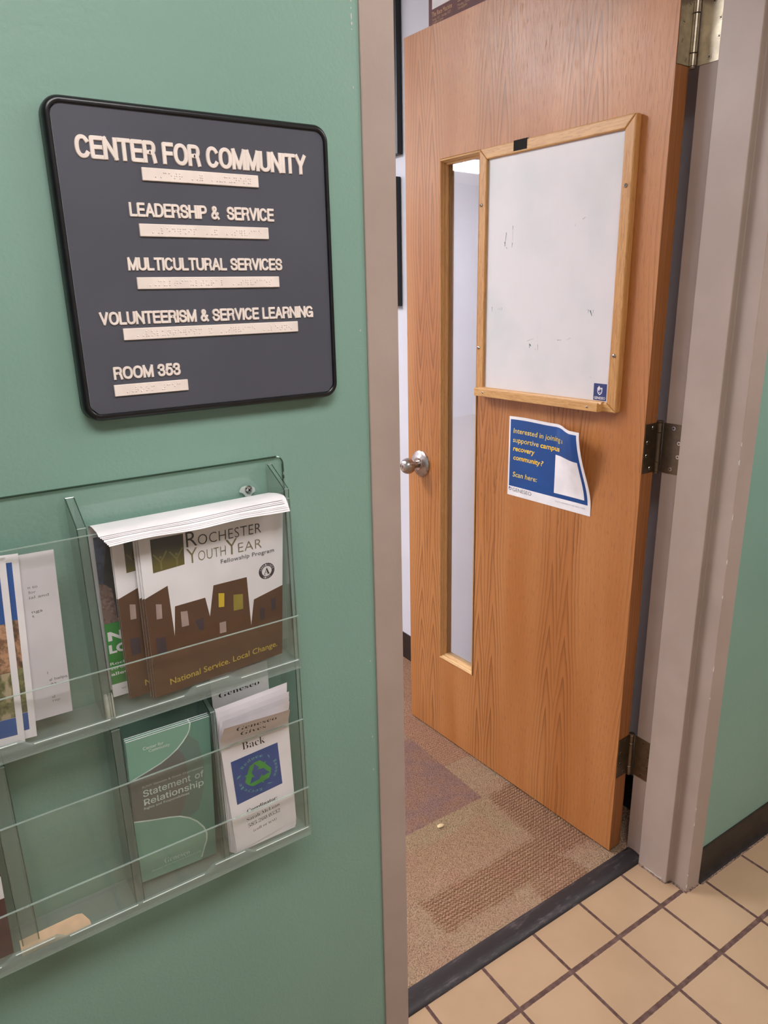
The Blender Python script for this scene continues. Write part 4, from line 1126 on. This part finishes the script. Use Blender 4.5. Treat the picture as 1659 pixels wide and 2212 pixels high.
# grey band fading to teal: a wedge between the two arcs
g.art([(0, .739), (.181, .765), (.376, .796), (.579, .854), (.66, .80), (.70, .62), (.62, .45), (.554, .382), (.419, .403), (.198, .429), (0, .457)], sf, e * 2.5, 'cover_grey', .2)
g.art([(.376, .796), (.579, .854), (.712, .926), (.84, .86), (.90, .70), (.88, .52), (.80, .38), (.671, .346), (.554, .382)], sf, e * 1.6, 'cover_mid', .2)
g.art([(0, 0.0)] + [(x, y) for x, y in arc2], sf, e * 3, 'teal', .25)
def ribbon(pts, w, off, key, fn):
    for p, q in zip(pts[:-1], pts[1:]):
        d = Vector((q[0] - p[0], (q[1] - p[1]) * 2)); n = Vector((-d.y, d.x)).normalized() * w / 2; n.y /= 2
        ex_ = d.normalized() * w * .15; ex_.y /= 2
        g.art([(p[0] + n.x - ex_.x, p[1] + n.y - ex_.y), (q[0] + n.x + ex_.x, q[1] + n.y + ex_.y), (q[0] - n.x + ex_.x, q[1] - n.y + ex_.y), (p[0] - n.x - ex_.x, p[1] - n.y - ex_.y)], fn, off, key, 9)
ribbon(arc1, .016, e * 4, 'cover_line', sf); ribbon(arc2[:-1] + [(.80, .02)], .018, e * 4, 'cover_line', sf)
pt = lambda s, a, b, c, d, **k: put_text(g, s, sf, a, b, c, d, e * 4, 'cover_line', **k)
pt('Center for', 0.183, 0.428, 0.917, 0.938, bold=.02); pt('Community', 0.247, 0.500, 0.893, 0.913, bold=.02)
pt('SUNY Geneseo & Greek Organizations', 0.134, 0.885, 0.668, 0.681, bold=-.006)
pt('Statement of', 0.137, 0.888, 0.606, 0.650, kind='grotesk', bold=.006); pt('Relationship', 0.139, 0.880, 0.545, 0.588, kind='grotesk', bold=.006)
pt('Rights and Responsibilities', 0.132, 0.690, 0.517, 0.533)
pt('Geneseo', 0.320, 0.645, 0.080, 0.116, kind='serif', bold=-.012)
pt('Division of Student and Campus Life', 0.158, 0.795, 0.052, 0.063, bold=-.008, slope=.02)
bk = g.build('booklet'); tag(bk, 'slim green and grey booklet in the lower middle pocket, front one', 'booklet', 'green booklets in the lower pocket')
LB = ['green booklet behind the front one, only its white top edge showing', 'rearmost green booklet in the lower middle pocket, a white top edge']
for k, d in enumerate(((-0.0004, 0.0022, 0.0012), (-0.0006, 0.0046, 0.0024))):
    c = bk.copy(); COL.objects.link(c); shift(c, d); c['label'] = LB[k]

# pocket of white recycling flyers with bent tops
def flyer(bl, br, tl, tr, ybot, ytop, bend_z, tipL, tipR, grey=False, artwork=None, name='flyer', label='', n=10):
    """front sheet: straight up to the bend line, then leaning to the tip line"""
    A, B, C_, D_ = Vector((bl[0], ybot, bl[1])), Vector((br[0], ybot, br[1])), Vector((tr[0], ytop, tr[1])), Vector((tl[0], ytop, tl[1]))
    TL_, TR_ = Vector(tipL), Vector(tipR)
    hb = (D_ - A).length; ht = (TL_ - D_).length; H = hb + ht; tb = hb / H
    def f(s, t, off):
        lo = A * (1 - s) + B * s; mid = D_ * (1 - s) + C_ * s; hi = TL_ * (1 - s) + TR_ * s
        v = t * H
        r = 0.010                                             # rounded bend
        def lower(v): return lo + (mid - lo) * (v / hb)
        def upper(v): return mid + (hi - mid) * ((v - hb) / ht)
        if v < hb - r: p = lower(v)
        elif v > hb + r: p = upper(v)
        else:
            w = (v - hb + r) / (2 * r); p0, p1, p2 = lower(hb - r), mid, upper(hb + r)
            p = p0 * (1 - w) ** 2 + p1 * 2 * w * (1 - w) + p2 * w * w
        return (p.x, p.y - off, p.z + (off * .5 if v > hb else 0))
    g = Geo(); g.sheet(f, 4, 40, .0002, 'paper')
    if artwork: artwork(g, f, tb)
    o = g.build(name, smooth=True); tag(o, label, 'flyer', 'white recycling flyers'); return o
def recycling(g, f, tb):
    e = .0002
    T = lambda v: v * tb                                       # art was measured below the bend
    fn = lambda s, v, off: f(s, T(v), off)
    put_text(g, 'Back', fn, 0.295, 0.630, 0.885, 0.948, e, 'ink', kind='serif', bold=-.014)
    g.art([(0.108, 0.815), (0.810, 0.845), (0.826, 0.437), (0.110, 0.425)], fn, e, 'blue_rec', .12)
    cx, cy, rx, ry = 0.473, 0.628, 0.205, 0.112
    def arrow(rot):
        c, s_ = math.cos(rot), math.sin(rot)
        def tr(p): return (cx + (p[0] * c - p[1] * s_) * rx, cy + (p[0] * s_ + p[1] * c) * ry)
        # one folded arrow of the triangular recycling mark, drawn for the top corner
        g.art([tr(p) for p in ((-.50, .18), (-.92, .06), (-.42, .90), (-.05, .98), (-.22, .60))], fn, e * 2, 'rec_green', 9)
        g.art([tr(p) for p in ((-.12, 1.0), (.36, .98), (.58, .62), (.76, .70), (.52, .20), (.02, .34), (.20, .44), (.02, .72))], fn, e * 2, 'rec_green', 9)
    for k in range(3): arrow(-k * 2 * PI / 3 + .12)
    def ring(body, a0, a1):
        for i, ch in enumerate(body):
            a = a0 + (a1 - a0) * (i + .5) / len(body)
            u, v = cx + 1.42 * rx * math.cos(a), cy + 1.40 * ry * math.sin(a); r = a - PI / 2
            def w(p, q): return (u + (p * math.cos(r) - q * math.sin(r)) * rx, v + (p * math.sin(r) + q * math.cos(r)) * ry)
            put_text(g, ch, fn, -.12, .12, -.12, .12, e * 2, 'rec_text', kind='serif', warp=w, res=2)
    ring('Reduce', PI * .80, PI * .38); ring('Reuse', PI * .15, -PI * .20); ring('Recycle', -PI * .45, -PI * .95)
    for a in (PI * .28, -PI * .32, PI * .93):
        u, v = cx + 1.42 * rx * math.cos(a), cy + 1.40 * ry * math.sin(a)
        g.art([(u + .045 * math.cos(a + .9), v + .022 * math.sin(a + .9)), (u + .012, v - .006), (u - .045 * math.cos(a + .9), v - .022 * math.sin(a + .9)), (u - .012, v + .006)], fn, e * 2, 'rec_text', 9)
    put_text(g, 'Coordinator:', fn, 0.238, 0.720, 0.308, 0.343, e, 'ink', kind='serif', bold=.004)
    put_text(g, 'Sarah McLean', fn, 0.216, 0.748, 0.236, 0.266, e, 'ink', kind='serif', bold=-.014)
    put_text(g, '585.260.0532', fn, 0.226, 0.747, 0.174, 0.206, e, 'ink', kind='serif', bold=-.014)
    put_text(g, '(call or text)', fn, 0.295, 0.680, 0.112, 0.137, e, 'ink', kind='serif', bold=-.014)
    up = lambda s, v, off: f(s, tb + (1 - tb) * v, off)
    put_text(g, 'Gives', up, 0.280, 0.650, 0.14, 0.40, e, 'ink', kind='serif', bold=-.014)
    put_text(g, 'Geneseo', up, 0.200, 0.800, 0.55, 0.81, e, 'ink', kind='serif', bold=-.014)
def second(g, f, tb):
    up = lambda s, v, off: f(s, tb + (1 - tb) * v, off)
    put_text(g, 'Examples of acceptance', up, 0.10, 0.85, 0.36, 0.52, .0002, 'ink_grey', kind='serif', bold=-.016)
def topline(g, f, tb):
    put_text(g, 'Geneseo', f, 0.115, 0.832, 0.868, 0.895, .0002, 'ink', kind='serif', bold=-.014, slope=.01)
flyer((-0.2995, .7455), (-0.2105, .7560), (-0.3100, .9215), (-0.2150, .9165), -0.0350, -0.0402, 0, (-0.3140, -0.0745, 0.9630), (-0.2270, -0.0745, 0.9575), artwork=recycling, label='front recycling flyer with blue square, its top folded forward')
fl = ['second recycling flyer, its printed top rising just behind the folded front one', 'third recycling flyer in the stack, plain white top', 'fourth recycling flyer in the stack, plain white top', 'fifth recycling flyer in the stack, plain white top edge', 'sixth recycling flyer, hindmost of the leaning white stack']
for k in range(5):
    j = random.uniform(-.0012, .0012)
    xl = -0.3015 - .0016 * k; xr = -0.2115 + .0006 * k + j
    y0 = -0.0338 + k * .0016
    flyer((xl, .7440 + .0004 * k), (xr, .7440 + .0006 * k), (xl - .0035, .9180), (xr - .002, .9180), y0, -0.0385 + k * .0030, 0,
          (xl - .0045 + k * .0006, -0.0560 + k * .0055, 0.9545 + k * .0032), (xr - .006 + k * .001, -0.0560 + k * .0055, 0.9570 + k * .0036), artwork=second if k == 0 else None, label=fl[k])
# the hindmost flyer stands straight up against the back panel
g = Geo(); tf = patch((-0.3000, 0.0030, 0.9905), (-0.2205, 0.0030, 0.9905), (-0.2205, 0.0010, 0.7440), (-0.3000, 0.0010, 0.7440))
g.sheet(tf, 2, 4, .0002, 'paper'); topline(g, tf, 1)
tag(g.build('flyer'), 'recycling flyer standing straight against the back, only its heading showing', 'flyer', 'white recycling flyers')

# left upper pocket: letter and two photo flyers
def leaf(TL, TR, BRc, BL, th=.0003): 
    g = Geo(); f = patch(TL, TR, BRc, BL); g.sheet(f, 4, 6, th, 'paper'); return g, f
# letter
g = Geo(); f = patch((-0.6000, -0.0270, 1.2120), (-0.4606, -0.0270, 1.2088), (-0.4676, -0.0270, 1.0200), (-0.6060, -0.0270, 1.0230))
g.sheet(f, 4, 6, .0006, 'paper_grey')
g.art([(.78, .99), (.90, .985), (.92, .84), (.80, .85)], f, .0002, 'ink_soft', 9) if False else None
for s, x0, x1, y in (('n to', .795, .86, .800), ('for', .795, .845, .770), ('ial and', .795, .93, .740), ('ngs', .800, .875, .655), ('t', .800, .815, .630), ('f', .850, .86, .27), ('d helps', .860, .99, .225), ('as.', .865, .92, .200), ('d', .865, .885, .115), ('rep', .865, .92, .092)):
    put_text(g, s, f, x0, x1, y, y + .016, .0002, 'ink_grey', bold=-.005)
tag(g.build('letter'), 'grey folded letter at the right of the left upper pocket', 'letter')
def photo_flyer(dx, dyy, label):
    g = Geo(); f = patch((-0.6500 + dx, -0.0355 + dyy, 1.2220), (-0.5064 + dx, -0.0355 + dyy, 1.2130), (-0.5192 + dx, -0.0355 + dyy, 1.0055), (-0.6628 + dx, -0.0355 + dyy, 1.0145))
    g.sheet(f, 4, 6, .0005, 'paper')
    e = .0002
    g.art([(.04, .66), (.955, .66), (.955, .96), (.04, .96)], f, e, 'blue', 9)
    g.art([(.04, .38), (.955, .40), (.955, .66), (.04, .66)], f, e, 'photo_stone', 9)
    g.art([(.04, .15), (.955, .15), (.955, .40), (.04, .38)], f, e, 'photo_grass', 9)
    g.art([(.04, .05), (.955, .05), (.955, .148), (.04, .148)], f, e, 'blue', 9)
    o = g.build('photo_flyer'); tag(o, label, 'flyer', 'photo flyers in the left upper pocket'); return o
photo_flyer(0.0, 0.0, 'front photo flyer with white margin and blue bands at left')
photo_flyer(0.0122, 0.0040, 'second photo flyer, its strip showing between front flyer and letter')

# lower left: maroon brochure beyond the divider, peach card on the pocket floor
g = Geo(); f = patch((-0.6600, -0.0300, 0.960), (-0.5640, -0.0300, 0.960), (-0.5700, -0.0300, 0.7430), (-0.6600, -0.0300, 0.7430))
g.sheet(f, 2, 4, .0012, 'maroon'); g.art([(.02, .355), (1, .355), (1, .49), (.02, .49)], f, .0002, 'paper', 9)
tag(g.build('brochure'), 'dark maroon brochure with a white band at the far left bottom', 'brochure')
g = Geo()
cp = [(-0.5625, 0.0), (-0.4872, 0.0), (-0.4880, 0.0060), (-0.4940, 0.0165), (-0.5000, 0.0182), (-0.5625, 0.0170)]
g.prism(cp, lambda u, v, a: (u, -0.0412 + v * .76, 0.7426 + v * .62 + a), 0.0, .0007, 'tan_card')
tag(g.build('card'), 'peach card scrap lying on the floor of the empty lower pocket', 'card')
